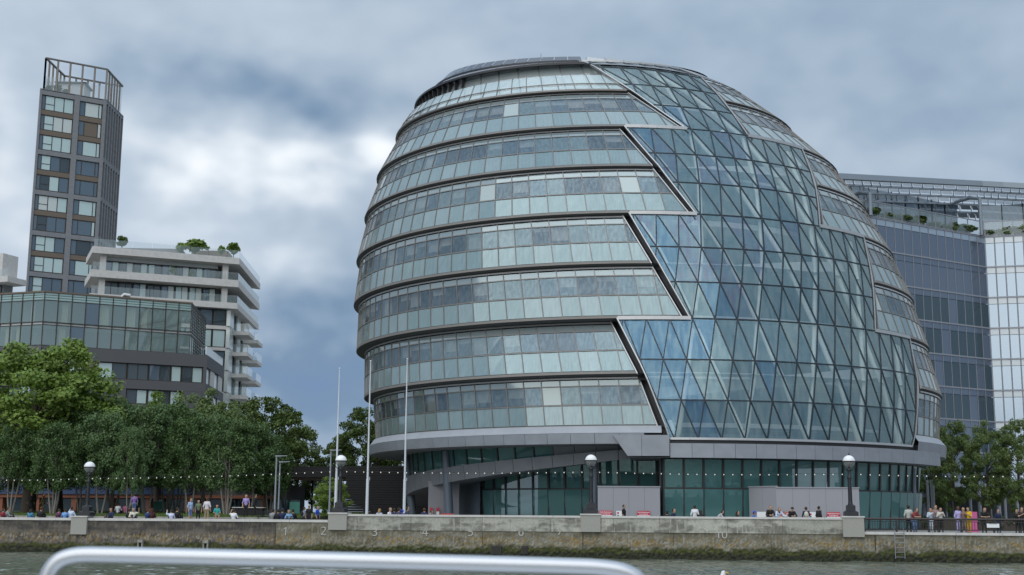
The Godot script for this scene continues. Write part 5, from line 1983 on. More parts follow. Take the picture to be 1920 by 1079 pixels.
func trees() -> void:
	var list := [
		["plane", 0, 52, 119.0, 618, 1.22, 2.7, "plane_tree", "large bright green plane tree standing in front of the brick and glass block", ""],
		["plane", 1, -45, 123.0, 690, 1.0, 2.7, "plane_tree", "bright green plane tree at the far edge of the lawn beyond the large plane tree", ""],
		["plane", 1, 108, 124.0, 715, 1.25, 2.8, "plane_tree", "bright green plane tree between the large plane tree and the brick block corner", ""],
		["plane", 1, 292, 138.0, 728, 0.75, 2.9, "plane_tree", "bright green tree top rising behind the birches below the brick block windows", ""],
		["lime", 0, 385, 140.0, 733, 1.0, 2.9, "lime_tree", "dark dense tree behind the birches in front of the balcony block", ""],
		["lime", 1, 497, 137.0, 738, 1.1, 2.4, "lime_tree", "tall dark dense tree at the open end of the birch grove", ""],
		["lime", 0, 556, 146.0, 790, 0.9, GROUND, "lime_tree", "dark tree behind the cantilevered roof of the black pavilion", ""],
		["lime", 1, 445, 146.0, 745, 1.0, 2.9, "lime_tree", "dark dense tree between the balcony block and the birch grove", ""],
		["lime", 0, 215, 144.0, 748, 1.2, 2.9, "lime_tree", "dark tree filling the gap below the brick block behind the birches", ""],
		["lime", 1, 686, 150.0, 757, 1.0, GROUND, "lime_tree", "dense green tree beside the left flank of the egg building behind the black pavilion", ""],
		["lime", 0, 742, 158.0, 760, 1.0, GROUND, "lime_tree", "dense green tree half hidden behind the egg building and the flagpoles", ""],
		["lime", 0, 625, 156.0, 822, 1.0, GROUND, "lime_tree", "lower green tree over the black pavilion roof", ""],
		["lime", 1, 1792, 142.0, 782, 0.72, GROUND, "street_tree", "dark green tree beside the right flank of the egg building", ""],
		["lime", 0, 1856, 138.0, 792, 0.72, GROUND, "street_tree", "dark green tree in front of the slate glass block between two street trees", ""],
		["lime", 1, 1915, 136.0, 778, 0.72, GROUND, "street_tree", "dark green tree in front of the pale mirror glass face", ""],
		["lime", 0, 1752, 150.0, 812, 0.8, GROUND, "street_tree", "dark tree partly hidden behind the fascia of the egg building", ""],
		["plane", 1, 621, 110.0, 893, 1.15, GROUND, "small_maple", "small yellow green maple tree in front of the black pavilion", ""]]
	for q in list:
		var base := over(q[2], 960, q[3], q[6])
		tree(q[0], q[1], base, at(q[2], q[4], q[3]).y - q[6], q[5], q[7], q[8], q[9])
	var birches := [[18, 113.0, 800], [98, 111.0, 792], [150, 118.0, 768], [186, 113.0, 775], [210, 122.0, 752], [238, 112.0, 802], [272, 118.0, 760], [312, 124.0, 757], [352, 116.0, 782], [385, 121.0, 778], [424, 113.0, 782], [468, 115.0, 792], [505, 119.0, 815], [58, 121.0, 790], [330, 128.0, 765]]
	var names := ["weeping birch at the far end of the lawn below the large plane tree", "birch with three thick white stems beside the lawn lamp", "tall birch behind the lawn lamp in front of the shop row", "birch with slim pale stems just past the lawn lamp", "tallest birch in the grove behind the person in navy with long hair", "small narrow conical birch near the lawn edge", "broad birch behind the person in the pale yellow T-shirt", "tall birch at the back of the grove against the dark lime tree", "birch just behind the small person in a white shirt", "birch behind the three standing people", "broad birch on the lawn edge behind the turquoise T-shirt", "birch with forked pale stems beside the kiosk counter", "low birch at the end of the grove beside the grey lamp posts", "birch between the plane tree trunk and the shop row", "birch deep in the grove in front of the shop row"]
	for k in birches.size():
		var b: Array = birches[k]
		var g: float = 2.55 + (b[1] - 104.0) * 0.0165
		tree("birch", k % 3, over(b[0], 960, b[1], g), at(b[0], b[2], b[1]).y - g, 1.12 if k != 5 else 0.8, "birch_tree", names[k], "birch trees on the lawn")
	# hedge on the right
	var h := thing("clipped_hedge", "long clipped green hedge behind the people at the railing", "hedge", over(1830, 968, 112.0, GROUND))
	var g := Geo.new()
	g.coloured = true
	var r := RandomNumberGenerator.new()
	r.seed = 99
	var clumps := []
	for k in 170:
		clumps.append([Vector3(r.randf_range(-6.5, 9.0), r.randf_range(0.15, 1.0), r.randf_range(-0.6, 0.6)), 0.28])
	leaf_cloud(g, clumps, 60, 0.12, Color(0.02, 0.045, 0.01), Color(0.06, 0.11, 0.025), 0.0, r)
	part(g, "foliage", M.leaf_lime, h)
	g = Geo.new()
	g.box(Vector3(1.25, 0, 0), Vector3(15.0, 0.9, 0.7))
	part(g, "branches", M.bark_brown, h)

# ------------------------------------------------------------------ lamps, poles, lights
func poles_and_lamps() -> void:
	var where := [[158.0, 2.62, "black iron globe lamp on the low coping plinth beside the lawn", 0.97], [634.0, 2.98, "black iron globe lamp on the plinth where the parapet begins beside the flagpole", 1.0], [1108.0, 3.02, "black iron globe lamp on the plinth between the red notices and the entrance", 1.0], [1597.0, 2.98, "black iron globe lamp on the plinth where the iron railing begins", 1.0]]
	var first: Node3D
	var hooks := []
	for q in where:
		var p := wall_at(q[0], q[1], 0.28)
		if first == null:
			first = thing("globe_lamp", q[2], "street lamp", p, WALL_TURN, "globe lamps along the river wall")
			globe_lamp(first)
			first.scale = Vector3.ONE * float(q[3])
		else:
			var l := copy(first, p, WALL_TURN, q[2])
			l.scale = Vector3.ONE * float(q[3])
		hooks.append(p + Vector3(0, 0.0, 0))
	# string lights from lamp to lamp
	var runs := [[-60.0, 897.5, 158.0, 896.5, "string of small bulbs ending at the lamp on the low coping"], [158.0, 896.5, 634.0, 883.0, "string of small bulbs hung between the lawn lamp and the flagpole lamp"], [634.0, 883.0, 1108.0, 884.0, "string of small bulbs hung between the flagpole lamp and the entrance lamp"], [1108.0, 884.0, 1597.0, 888.0, "string of small bulbs hung between the entrance lamp and the railing lamp"], [1597.0, 888.0, 1990.0, 891.0, "string of small bulbs running on from the railing lamp over the railing"]]
	var bulb := Geo.new()
	bulb.ball(Vector3(0, -0.07, 0), Vector3(0.036, 0.043, 0.036), 6, 8)
	var bulb_mesh := bulb.mesh()
	for q in runs:
		var far0 := wall_far(q[0]) + 0.28
		var far1 := wall_far(q[2]) + 0.28
		var a := at(q[0], q[1], far0)
		var b := at(q[2], q[3], far1)
		var s := thing("string_light", q[4], "string light", Vector3.ZERO, 0.0, "string lights along the river wall")
		var path := []
		for k in 25:
			var f := k / 24.0
			path.append(a.lerp(b, f) - Vector3(0, 0.10 * 4.0 * f * (1.0 - f), 0))
		var g := Geo.new()
		g.tube(path, [0.008], 4)
		part(g, "cable", M.iron_black, s)
		var n := int(a.distance_to(b) / 0.6)
		for k in range(1, n):
			var f := float(k) / n
			var o := put(bulb_mesh, "bulb", M.bulb, s)
			o.position = a.lerp(b, f) - Vector3(0, 0.10 * 4.0 * f * (1.0 - f), 0)
	# flagpoles
	var poles := [[628.5, 690, 99.0, "bare white flagpole beside the globe lamp", 632.5], [687.5, 676, 100.0, "bare white flagpole between two others in front of the black pavilion", 692.0], [757.5, 672, 101.0, "bare white flagpole in front of the egg building rim", 761.0]]
	for q in poles:
		var base := over(q[0], 962, q[2], GROUND)
		var h := at(q[4], q[1], q[2]).y - GROUND
		var t := thing("flagpole", q[3], "flagpole", base, 0.0, "bare flagpoles in front of the egg building")
		var g := Geo.new()
		g.tube([Vector3.ZERO, Vector3(0, 3.6, 0)], [0.12, 0.11], 12)
		part(g, "lower_mast", M.flag_white, t)
		g = Geo.new()
		g.tube([Vector3(0, 3.6, 0), Vector3(0, h - 0.1, 0)], [0.085, 0.035], 10)
		part(g, "upper_mast", M.flag_white, t)
		g = Geo.new()
		g.ball(Vector3(0, h - 0.06, 0), Vector3(0.07, 0.07, 0.07))
		part(g, "finial", M.flag_white, t)
		g = Geo.new()
		g.box(Vector3(0.14, 3.5, 0), Vector3(0.08, 0.25, 0.08))
		part(g, "cleat", M.grey_post, t)
	# modern lamp posts
	for q in [[514.5, 857, 104.0, "slim grey lamp post with a flat head at the end of the lawn", 1.0], [521.5, 868, 112.0, "slim grey lamp post with a flat head behind the one at the lawn end", 1.0], [617.0, 846, 106.0, "slim grey lamp post with a flat head beside the flagpole and the maple", 1.0]]:
		var gy: float = 2.2 if q[0] < 520 else GROUND
		var base := over(q[0], 962, q[2], gy)
		var h: float = at(q[0], q[1], q[2]).y - gy
		var t := thing("lamp_post", q[3], "lamp post", base)
		var g := Geo.new()
		g.tube([Vector3.ZERO, Vector3(0, h, 0)], [0.09, 0.06], 10)
		part(g, "post", M.grey_post, t)
		g = Geo.new()
		g.hull([Vector3(-0.08, h, 0.16), Vector3(0.85, h + 0.06, 0.12), Vector3(0.85, h + 0.06, -0.12), Vector3(-0.08, h, -0.16), Vector3(-0.08, h + 0.1, 0.16), Vector3(0.85, h + 0.1, 0.12), Vector3(0.85, h + 0.1, -0.12), Vector3(-0.08, h + 0.1, -0.16)])
		part(g, "lamp_head", M.grey_post, t)

func globe_lamp(t: Node3D) -> void:
	var g := Geo.new()
	g.box(Vector3.ZERO, Vector3(0.92, 0.26, 0.92))
	g.hull([Vector3(-0.46, 0.26, 0.46), Vector3(0.46, 0.26, 0.46), Vector3(0.46, 0.26, -0.46), Vector3(-0.46, 0.26, -0.46), Vector3(-0.31, 0.36, 0.31), Vector3(0.31, 0.36, 0.31), Vector3(0.31, 0.36, -0.31), Vector3(-0.31, 0.36, -0.31)])
	g.box(Vector3(0, 0.36, 0), Vector3(0.58, 0.32, 0.58))
	g.hull([Vector3(-0.29, 0.68, 0.29), Vector3(0.29, 0.68, 0.29), Vector3(0.29, 0.68, -0.29), Vector3(-0.29, 0.68, -0.29), Vector3(-0.15, 0.78, 0.15), Vector3(0.15, 0.78, 0.15), Vector3(0.15, 0.78, -0.15), Vector3(-0.15, 0.78, -0.15)])
	part(g, "base", M.iron_black, t)
	g = Geo.new()
	g.lathe(Vector3.ZERO, [[0.17, 0.76], [0.15, 0.9], [0.14, 1.0], [0.125, 2.4], [0.15, 2.48], [0.17, 2.56], [0.12, 2.66], [0.10, 2.9], [0.13, 3.0], [0.16, 3.08], [0.10, 3.18], [0.08, 3.26]], 8)
	part(g, "column", M.iron_black, t)
	g = Geo.new()
	for s in [-1.0, 1.0]:
		g.tube([Vector3(s * 0.1, 3.0, 0), Vector3(s * 0.3, 3.12, 0), Vector3(s * 0.40, 3.3, 0), Vector3(s * 0.425, 3.62, 0)], [0.028], 6)
	part(g, "yoke", M.iron_black, t)
	g = Geo.new()
	var rows := []
	for k in 9:
		var e := -PI / 2 + PI / 2 * k / 8.0
		rows.append([0.405 * cos(e), 3.62 + 0.405 * sin(e)])
	g.lathe(Vector3.ZERO, rows, 24)
	part(g, "clear_bowl", M.lamp_clear, t)
	g = Geo.new()
	rows = []
	for k in 9:
		var e := PI / 2 * k / 8.0
		rows.append([0.41 * cos(e), 3.62 + 0.41 * sin(e)])
	g.lathe(Vector3.ZERO, rows, 24)
	part(g, "white_dome", M.lamp_white, t)
	g = Geo.new()
	g.lathe(Vector3.ZERO, [[0.40, 3.58], [0.43, 3.585], [0.43, 3.645], [0.40, 3.65]], 24)
	part(g, "rim", M.iron_black, t)
	g = Geo.new()
	g.lathe(Vector3.ZERO, [[0.05, 3.30], [0.07, 3.36], [0.06, 3.55], [0.02, 3.6]], 12)
	part(g, "lamp_holder", M.iron_black, t)
	g = Geo.new()
	g.lathe(Vector3.ZERO, [[0.05, 4.01], [0.03, 4.06], [0.05, 4.1], [0.01, 4.17]], 10)
	part(g, "finial", M.iron_black, t)

func words(parent: Node3D, lines: Array, p: Vector3, size: float, m: Material) -> void:
	var font := SystemFont.new()
	font.font_names = PackedStringArray(["Droid Sans"])
	font.font_weight = 700
	for k in lines.size():
		var t := TextMesh.new()
		t.text = lines[k]
		t.font = font
		t.font_size = 32
		t.pixel_size = size
		t.depth = 0.01
		var o := put(t, "lettering", m, parent)
		o.position = p - Vector3(0, k * size * 34.0, 0)

func hoardings() -> void:
	var g: Geo
	var boxes := [[1121.0, 1238.0, 97.5, 97.5, 912.0, "long grey site hoarding with two red notices in front of the shop windows"], [1405.0, 1456.0, 98.6, 96.2, 912.0, ""], [1456.0, 1612.0, 96.2, 95.6, 914.0, ""], [803.0, 861.0, 111.8, 112.3, 903.0, "grey site hoarding beside the leaning column under the ramp"]]
	var box_thing: Node3D
	for k in boxes.size():
		var b: Array = boxes[k]
		if k == 1:
			box_thing = thing("site_hoarding", "grey folded site hoarding beside the railing lamp", "hoarding")
		elif k != 2:
			box_thing = thing("site_hoarding", b[5], "hoarding")
		var f := face(b[0], b[2], b[1], b[3], 940)
		var top: float = spot(f, (b[0] + b[1]) * 0.5, b[4]).y
		var n := maxi(1, roundi(f.wide / 1.3))
		for c in n:
			g = Geo.new()
			f.box(g, f.wide * c / n, GROUND, f.wide * (c + 1) / n - 0.012, top - 0.08, -0.08, 0.0)
			part(g, "panel", M.hoarding, box_thing)
		g = Geo.new()
		f.box(g, -0.03, top - 0.08, f.wide + 0.03, top, -0.16, 0.05)
		part(g, "cap_rail", M.hoarding, box_thing)
		g = Geo.new()
		var d := 4.0 if k != 3 else 2.0
		g.hull([f.p(f.wide - 0.08, GROUND, -0.09), f.p(f.wide, GROUND, -0.09), f.p(f.wide, GROUND, -d), f.p(f.wide - 0.08, GROUND, -d), f.p(f.wide - 0.08, top - 0.08, -0.09), f.p(f.wide, top - 0.08, -0.09), f.p(f.wide, top - 0.08, -d), f.p(f.wide - 0.08, top - 0.08, -d)])
		part(g, "return_panel", M.hoarding, box_thing)
	# notices on the hoardings
	var notes := [[1136.0, 97.4, "red", "red and white notice on the hoarding beside the entrance lamp"], [1207.0, 97.4, "red", "red and white notice at the far end of the long hoarding"], [1475.0, 95.95, "red", "red and white notice on the folded hoarding behind the people"], [1563.0, 95.6, "red", "red and white notice on the folded hoarding close to the railing lamp"], [1162.0, 97.4, "white", "white safety poster in a grey frame on the long hoarding"], [1429.0, 97.2, "grey", "pale blue notice with a red foot on the folded hoarding"], [1523.0, 95.7, "white", "white safety poster in a grey frame on the folded hoarding"], [808.5, 111.7, "small", "small red notice on the hoarding under the ramp beside the dark door"], [821.0, 111.8, "small", "small red notice on the hoarding next to the leaning column"]]
	for q in notes:
		var small: bool = q[2] == "small"
		var w := 0.95 if q[2] == "red" else 0.75 if q[2] == "grey" else 0.5 if q[2] == "white" else 0.24
		var p := over(q[0], 960, q[1] - 0.02, 2.55 if not small else 2.75)
		var t := thing("notice_board", q[3], "notice", p, 0.0)
		g = Geo.new()
		g.box(Vector3(0, 0, 0.03), Vector3(w, 0.38, 0.02))
		part(g, "lower_panel", M.sign_white, t)
		g = Geo.new()
		g.box(Vector3(0, 0.38, 0.03), Vector3(w, 0.32, 0.022))
		part(g, "upper_panel", M.sign_white if q[2] in ["white", "grey"] else M.sign_red, t)
		g = Geo.new()
		g.box(Vector3(0, 0.05, 0.0), Vector3(w * 0.9, 0.6, 0.05))
		part(g, "backing", M.grey_post, t)
		if q[2] == "red":
			words(t, ["Refurbishment", "in progress"], Vector3(0, 0.60, 0.045), 0.0038, M.sign_white)
		elif q[2] == "white":
			for k in 3:
				g = Geo.new()
				g.box(Vector3(-0.12, 0.08 + k * 0.2, 0.046), Vector3(0.13, 0.13, 0.012))
				part(g, "symbol", [M.blue_board, M.teal_board, M.sign_red][k], t)
	var bar := thing("red_barrier", "low red plastic barrier in front of the leaning column", "barrier", over(838, 965, 103.0, GROUND))
	g = Geo.new(); g.box(Vector3(0, 0.12, 0), Vector3(1.0, 0.95, 0.1)); part(g, "panel", M.chair_red, bar)
	for s in [-0.35, 0.35]:
		g = Geo.new(); g.box(Vector3(s, 0, 0), Vector3(0.12, 0.12, 0.5)); part(g, "foot", M.iron_black, bar)
	bar = thing("pink_board", "bright pink upright board behind the person in yellow", "board", over(1823, 968, 96.0, GROUND))
	g = Geo.new(); g.box(Vector3(0, 0.1, 0), Vector3(0.75, 1.35, 0.08)); part(g, "panel", M.pink_board, bar)
	g = Geo.new(); g.box(Vector3(0, 0, 0), Vector3(0.9, 0.1, 0.4)); part(g, "foot", M.pink_board, bar)
	# bench behind the parapet, on which people sit
	for q in [[700.0, 812.0, "long stone bench behind the parapet beside the flagpoles"], [1240.0, 1430.0, "long stone bench behind the parapet between the two hoardings"]]:
		var a := wall_at(q[0], GROUND, 1.2)
		var b := wall_at(q[1], GROUND, 1.2)
		var t := thing("stone_bench", q[2], "bench")
		g = Geo.new()
		g.bar(a + Vector3(0, 0.43, 0), b + Vector3(0, 0.43, 0), Vector3(0, 1, 0), 0.5, 0.12, 0.0)
		part(g, "seat", M.concrete, t)
		for k in 4:
			g = Geo.new()
			g.box(a.lerp(b, 0.05 + 0.3 * k), Vector3(0.3, 0.31, 0.4), WALL_TURN)
			part(g, "leg", M.concrete, t)

# ------------------------------------------------------------------ people
var bodies := {}

func pose_bones(pose: String) -> Dictionary:
	var hip := Vector3(0, 0.93, 0)
	var chest := Vector3(0, 1.30, 0.0)
	var sh := Vector3(0, 1.42, -0.01)
	var head := Vector3(0, 1.63, 0.02)
	var el := [Vector3(-0.26, 1.12, -0.03), Vector3(0.26, 1.12, -0.03)]
	var ha := [Vector3(-0.25, 0.86, 0.06), Vector3(0.25, 0.86, 0.06)]
	var kn := [Vector3(-0.10, 0.50, 0.02), Vector3(0.10, 0.50, 0.02)]
	var an := [Vector3(-0.11, 0.08, 0.0), Vector3(0.11, 0.08, 0.0)]
	var toe := Vector3(0, -0.045, 0.16)
	match pose:
		"phone":
			el = [Vector3(-0.27, 1.14, 0.04), Vector3(0.27, 1.14, 0.04)]
			ha = [Vector3(-0.08, 1.30, 0.30), Vector3(0.08, 1.30, 0.30)]
			head = Vector3(0, 1.62, 0.05)
		"walk":
			kn = [Vector3(-0.10, 0.51, 0.14), Vector3(0.10, 0.50, -0.06)]
			an = [Vector3(-0.11, 0.09, 0.24), Vector3(0.11, 0.14, -0.32)]
			ha = [Vector3(-0.24, 0.90, -0.16), Vector3(0.24, 0.92, 0.24)]
		"lean":
			hip = Vector3(0, 0.92, -0.18); chest = Vector3(0, 1.22, 0.04); sh = Vector3(0, 1.32, 0.10); head = Vector3(0, 1.50, 0.22)
			el = [Vector3(-0.28, 1.06, 0.26), Vector3(0.28, 1.06, 0.26)]
			ha = [Vector3(-0.09, 1.05, 0.46), Vector3(0.09, 1.05, 0.46)]
		"ground":
			hip = Vector3(0, 0.13, 0); chest = Vector3(0, 0.50, -0.02); sh = Vector3(0, 0.61, 0); head = Vector3(0, 0.82, 0.05)
			el = [Vector3(-0.27, 0.35, 0.12), Vector3(0.27, 0.35, 0.12)]
			ha = [Vector3(-0.14, 0.38, 0.36), Vector3(0.14, 0.38, 0.36)]
			kn = [Vector3(-0.15, 0.44, 0.34), Vector3(0.15, 0.44, 0.34)]
			an = [Vector3(-0.13, 0.08, 0.58), Vector3(0.13, 0.08, 0.58)]
		"wave":
			hip = Vector3(0, 0.13, 0); chest = Vector3(0.02, 0.50, -0.02); sh = Vector3(0.02, 0.61, 0); head = Vector3(0, 0.82, 0.05)
			el = [Vector3(-0.27, 0.35, 0.1), Vector3(0.34, 0.60, 0.16)]
			ha = [Vector3(-0.14, 0.30, 0.34), Vector3(0.30, 0.84, 0.30)]
			kn = [Vector3(-0.15, 0.44, 0.34), Vector3(0.15, 0.44, 0.34)]
			an = [Vector3(-0.13, 0.08, 0.58), Vector3(0.13, 0.08, 0.58)]
		"bench":
			hip = Vector3(0, 0.54, 0); chest = Vector3(0, 0.91, -0.02); sh = Vector3(0, 1.02, 0); head = Vector3(0, 1.23, 0.05)
			el = [Vector3(-0.26, 0.74, 0.06), Vector3(0.26, 0.74, 0.06)]
			ha = [Vector3(-0.12, 0.68, 0.32), Vector3(0.12, 0.68, 0.32)]
			kn = [Vector3(-0.12, 0.53, 0.42), Vector3(0.12, 0.53, 0.42)]
			an = [Vector3(-0.12, 0.08, 0.46), Vector3(0.12, 0.08, 0.46)]
	var bones := []   # [from, to, radius from, radius to, region]  regions: 0 skin 1 top 2 bottom 3 hair 4 shoe 5 forearm 6 shin
	var hl := hip + Vector3(-0.085, -0.02, 0)
	var hr := hip + Vector3(0.085, -0.02, 0)
	bones.append([hl, hr, 0.125, 0.125, 2])
	bones.append([hip + Vector3(0, 0.08, 0), chest, 0.135, 0.15, 1])
	bones.append([chest + Vector3(-0.07, 0, 0), chest + Vector3(0.07, 0, 0), 0.125, 0.125, 1])
	bones.append([sh + Vector3(-0.15, 0, 0), sh + Vector3(0.15, 0, 0), 0.07, 0.07, 1])
	bones.append([sh + Vector3(0, 0.02, 0), head + Vector3(0, -0.09, -0.01), 0.058, 0.054, 0])
	bones.append([head + Vector3(0, -0.05, 0.015), head + Vector3(0, 0.04, 0), 0.078, 0.094, 0])
	bones.append([head + Vector3(0, 0.055, -0.025), head + Vector3(0, 0.02, -0.045), 0.098, 0.09, 3])
	for k in 2:
		var s := sh + Vector3(-0.18 if k == 0 else 0.18, -0.01, 0)
		bones.append([s, el[k], 0.062, 0.048, 1])
		bones.append([el[k], ha[k], 0.045, 0.032, 5])
		var d: Vector3 = (ha[k] - el[k]).normalized()
		bones.append([ha[k], ha[k] + d * 0.07, 0.034, 0.034, 0])
		bones.append([hl if k == 0 else hr, kn[k], 0.095, 0.066, 2])
		bones.append([kn[k], an[k], 0.06, 0.044, 6])
		bones.append([an[k] + Vector3(0, -0.035, -0.03), an[k] + toe, 0.048, 0.04, 4])
	return {"bones": bones, "head": head, "hands": [[ha[0], (ha[0] - el[0]).normalized()], [ha[1], (ha[1] - el[1]).normalized()]], "sh": sh}

func body(pose: String) -> Dictionary:
	if bodies.has(pose):
		return bodies[pose]
	var b := pose_bones(pose)
	var lo := Vector3(9, 9, 9)
	var hi := -lo
	for q in b.bones:
		var m := maxf(q[2], q[3]) + 0.07
		lo = lo.min(q[0] - Vector3.ONE * m).min(q[1] - Vector3.ONE * m)
		hi = hi.max(q[0] + Vector3.ONE * m).max(q[1] + Vector3.ONE * m)
	var cell := 0.03
	var nx := int((hi.x - lo.x) / cell) + 2
	var ny := int((hi.y - lo.y) / cell) + 2
	var nz := int((hi.z - lo.z) / cell) + 2
	var field := PackedFloat32Array(); field.resize(nx * ny * nz); field.fill(1.0)
	var near := PackedFloat32Array(); near.resize(nx * ny * nz); near.fill(1.0)
	var region := PackedByteArray(); region.resize(nx * ny * nz)
	for q in b.bones:
		var m := maxf(q[2], q[3]) + 0.065
		var a: Vector3 = q[0]
		var e: Vector3 = q[1]
		var i0 := Vector3i(((a.min(e) - Vector3.ONE * m - lo) / cell).floor()).clamp(Vector3i.ZERO, Vector3i(nx - 1, ny - 1, nz - 1))
		var i1 := Vector3i(((a.max(e) + Vector3.ONE * m - lo) / cell).ceil()).clamp(Vector3i.ZERO, Vector3i(nx - 1, ny - 1, nz - 1))
		var ax := e - a
		var len2 := maxf(ax.length_squared(), 1e-6)
		var r0: float = q[2]
		var r1: float = q[3]
		for z in range(i0.z, i1.z + 1):
			for y in range(i0.y, i1.y + 1):
				for x in range(i0.x, i1.x + 1):
					var p := lo + Vector3(x, y, z) * cell - a
					var t := clampf(p.dot(ax) / len2, 0.0, 1.0)
					var d := (p - ax * t).length() - lerpf(r0, r1, t)
					var o := (z * ny + y) * nx + x
					if d < near[o]:
						near[o] = d
						region[o] = q[4]
					var f := field[o]
					var h := maxf(0.045 - absf(f - d), 0.0) / 0.045
					field[o] = minf(f, d) - h * h * 0.045 * 0.25
	var v := PackedVector3Array()
	var n := PackedVector3Array()
	var reg := PackedByteArray()
	var idx := PackedInt32Array()
	var at_cell := {}
	var step := [0, 1, nx, nx + 1, nx * ny, nx * ny + 1, nx * ny + nx, nx * ny + nx + 1]
	var corner := [Vector3(0, 0, 0), Vector3(1, 0, 0), Vector3(0, 1, 0), Vector3(1, 1, 0), Vector3(0, 0, 1), Vector3(1, 0, 1), Vector3(0, 1, 1), Vector3(1, 1, 1)]
	var edges := [[0, 1], [2, 3], [4, 5], [6, 7], [0, 2], [1, 3], [4, 6], [5, 7], [0, 4], [1, 5], [2, 6], [3, 7]]
	for z in nz - 1:
		for y in ny - 1:
			for x in nx - 1:
				var o := (z * ny + y) * nx + x
				var inside := 0
				for c in 8:
					if field[o + step[c]] < 0:
						inside += 1
				if inside == 0 or inside == 8:
					continue
				var sum := Vector3.ZERO
				var count := 0
				for q in edges:
					var fa := field[o + step[q[0]]]
					var fb := field[o + step[q[1]]]
					if (fa < 0) != (fb < 0):
						sum += corner[q[0]].lerp(corner[q[1]], fa / (fa - fb))
						count += 1
				var best := 9.0
				var rg := 0
				for c in 8:
					if absf(near[o + step[c]]) < best:
						best = absf(near[o + step[c]])
						rg = region[o + step[c]]
				at_cell[o] = v.size()
				v.append(lo + (Vector3(x, y, z) + sum / count) * cell)
				var gx := field[o + 1] - field[o] + field[o + nx + 1] - field[o + nx] + field[o + step[5]] - field[o + step[4]] + field[o + step[7]] - field[o + step[6]]
				var gy := field[o + nx] - field[o] + field[o + nx + 1] - field[o + 1] + field[o + step[6]] - field[o + step[4]] + field[o + step[7]] - field[o + step[5]]
				var gz := field[o + step[4]] - field[o] + field[o + step[5]] - field[o + 1] + field[o + step[6]] - field[o + nx] + field[o + step[7]] - field[o + nx + 1]
				n.append(Vector3(gx, gy, gz).normalized())
				reg.append(rg)
	for z in range(1, nz - 1):
		for y in range(1, ny - 1):
			for x in range(1, nx - 1):
				var o := (z * ny + y) * nx + x
				for axis in 3:
					var s: int = [1, nx, nx * ny][axis]
					var u: int = [nx, nx * ny, 1][axis]
					var w: int = [nx * ny, 1, nx][axis]
					var fa := field[o]
					var fb := field[o + s]
					if (fa < 0) == (fb < 0):
						continue
					var q0: int = at_cell.get(o, -1)
					var q1: int = at_cell.get(o - u, -1)
					var q2: int = at_cell.get(o - u - w, -1)
					var q3: int = at_cell.get(o - w, -1)
					if q0 < 0 or q1 < 0 or q2 < 0 or q3 < 0:
						continue
					if fa < 0:
						idx.append_array([q0, q2, q1, q0, q3, q2])
					else:
						idx.append_array([q0, q1, q2, q0, q2, q3])
	var made := {"v": v, "n": n, "r": reg, "i": idx, "head": b.head, "hands": b.hands, "sh": b.sh}
	bodies[pose] = made
	return made

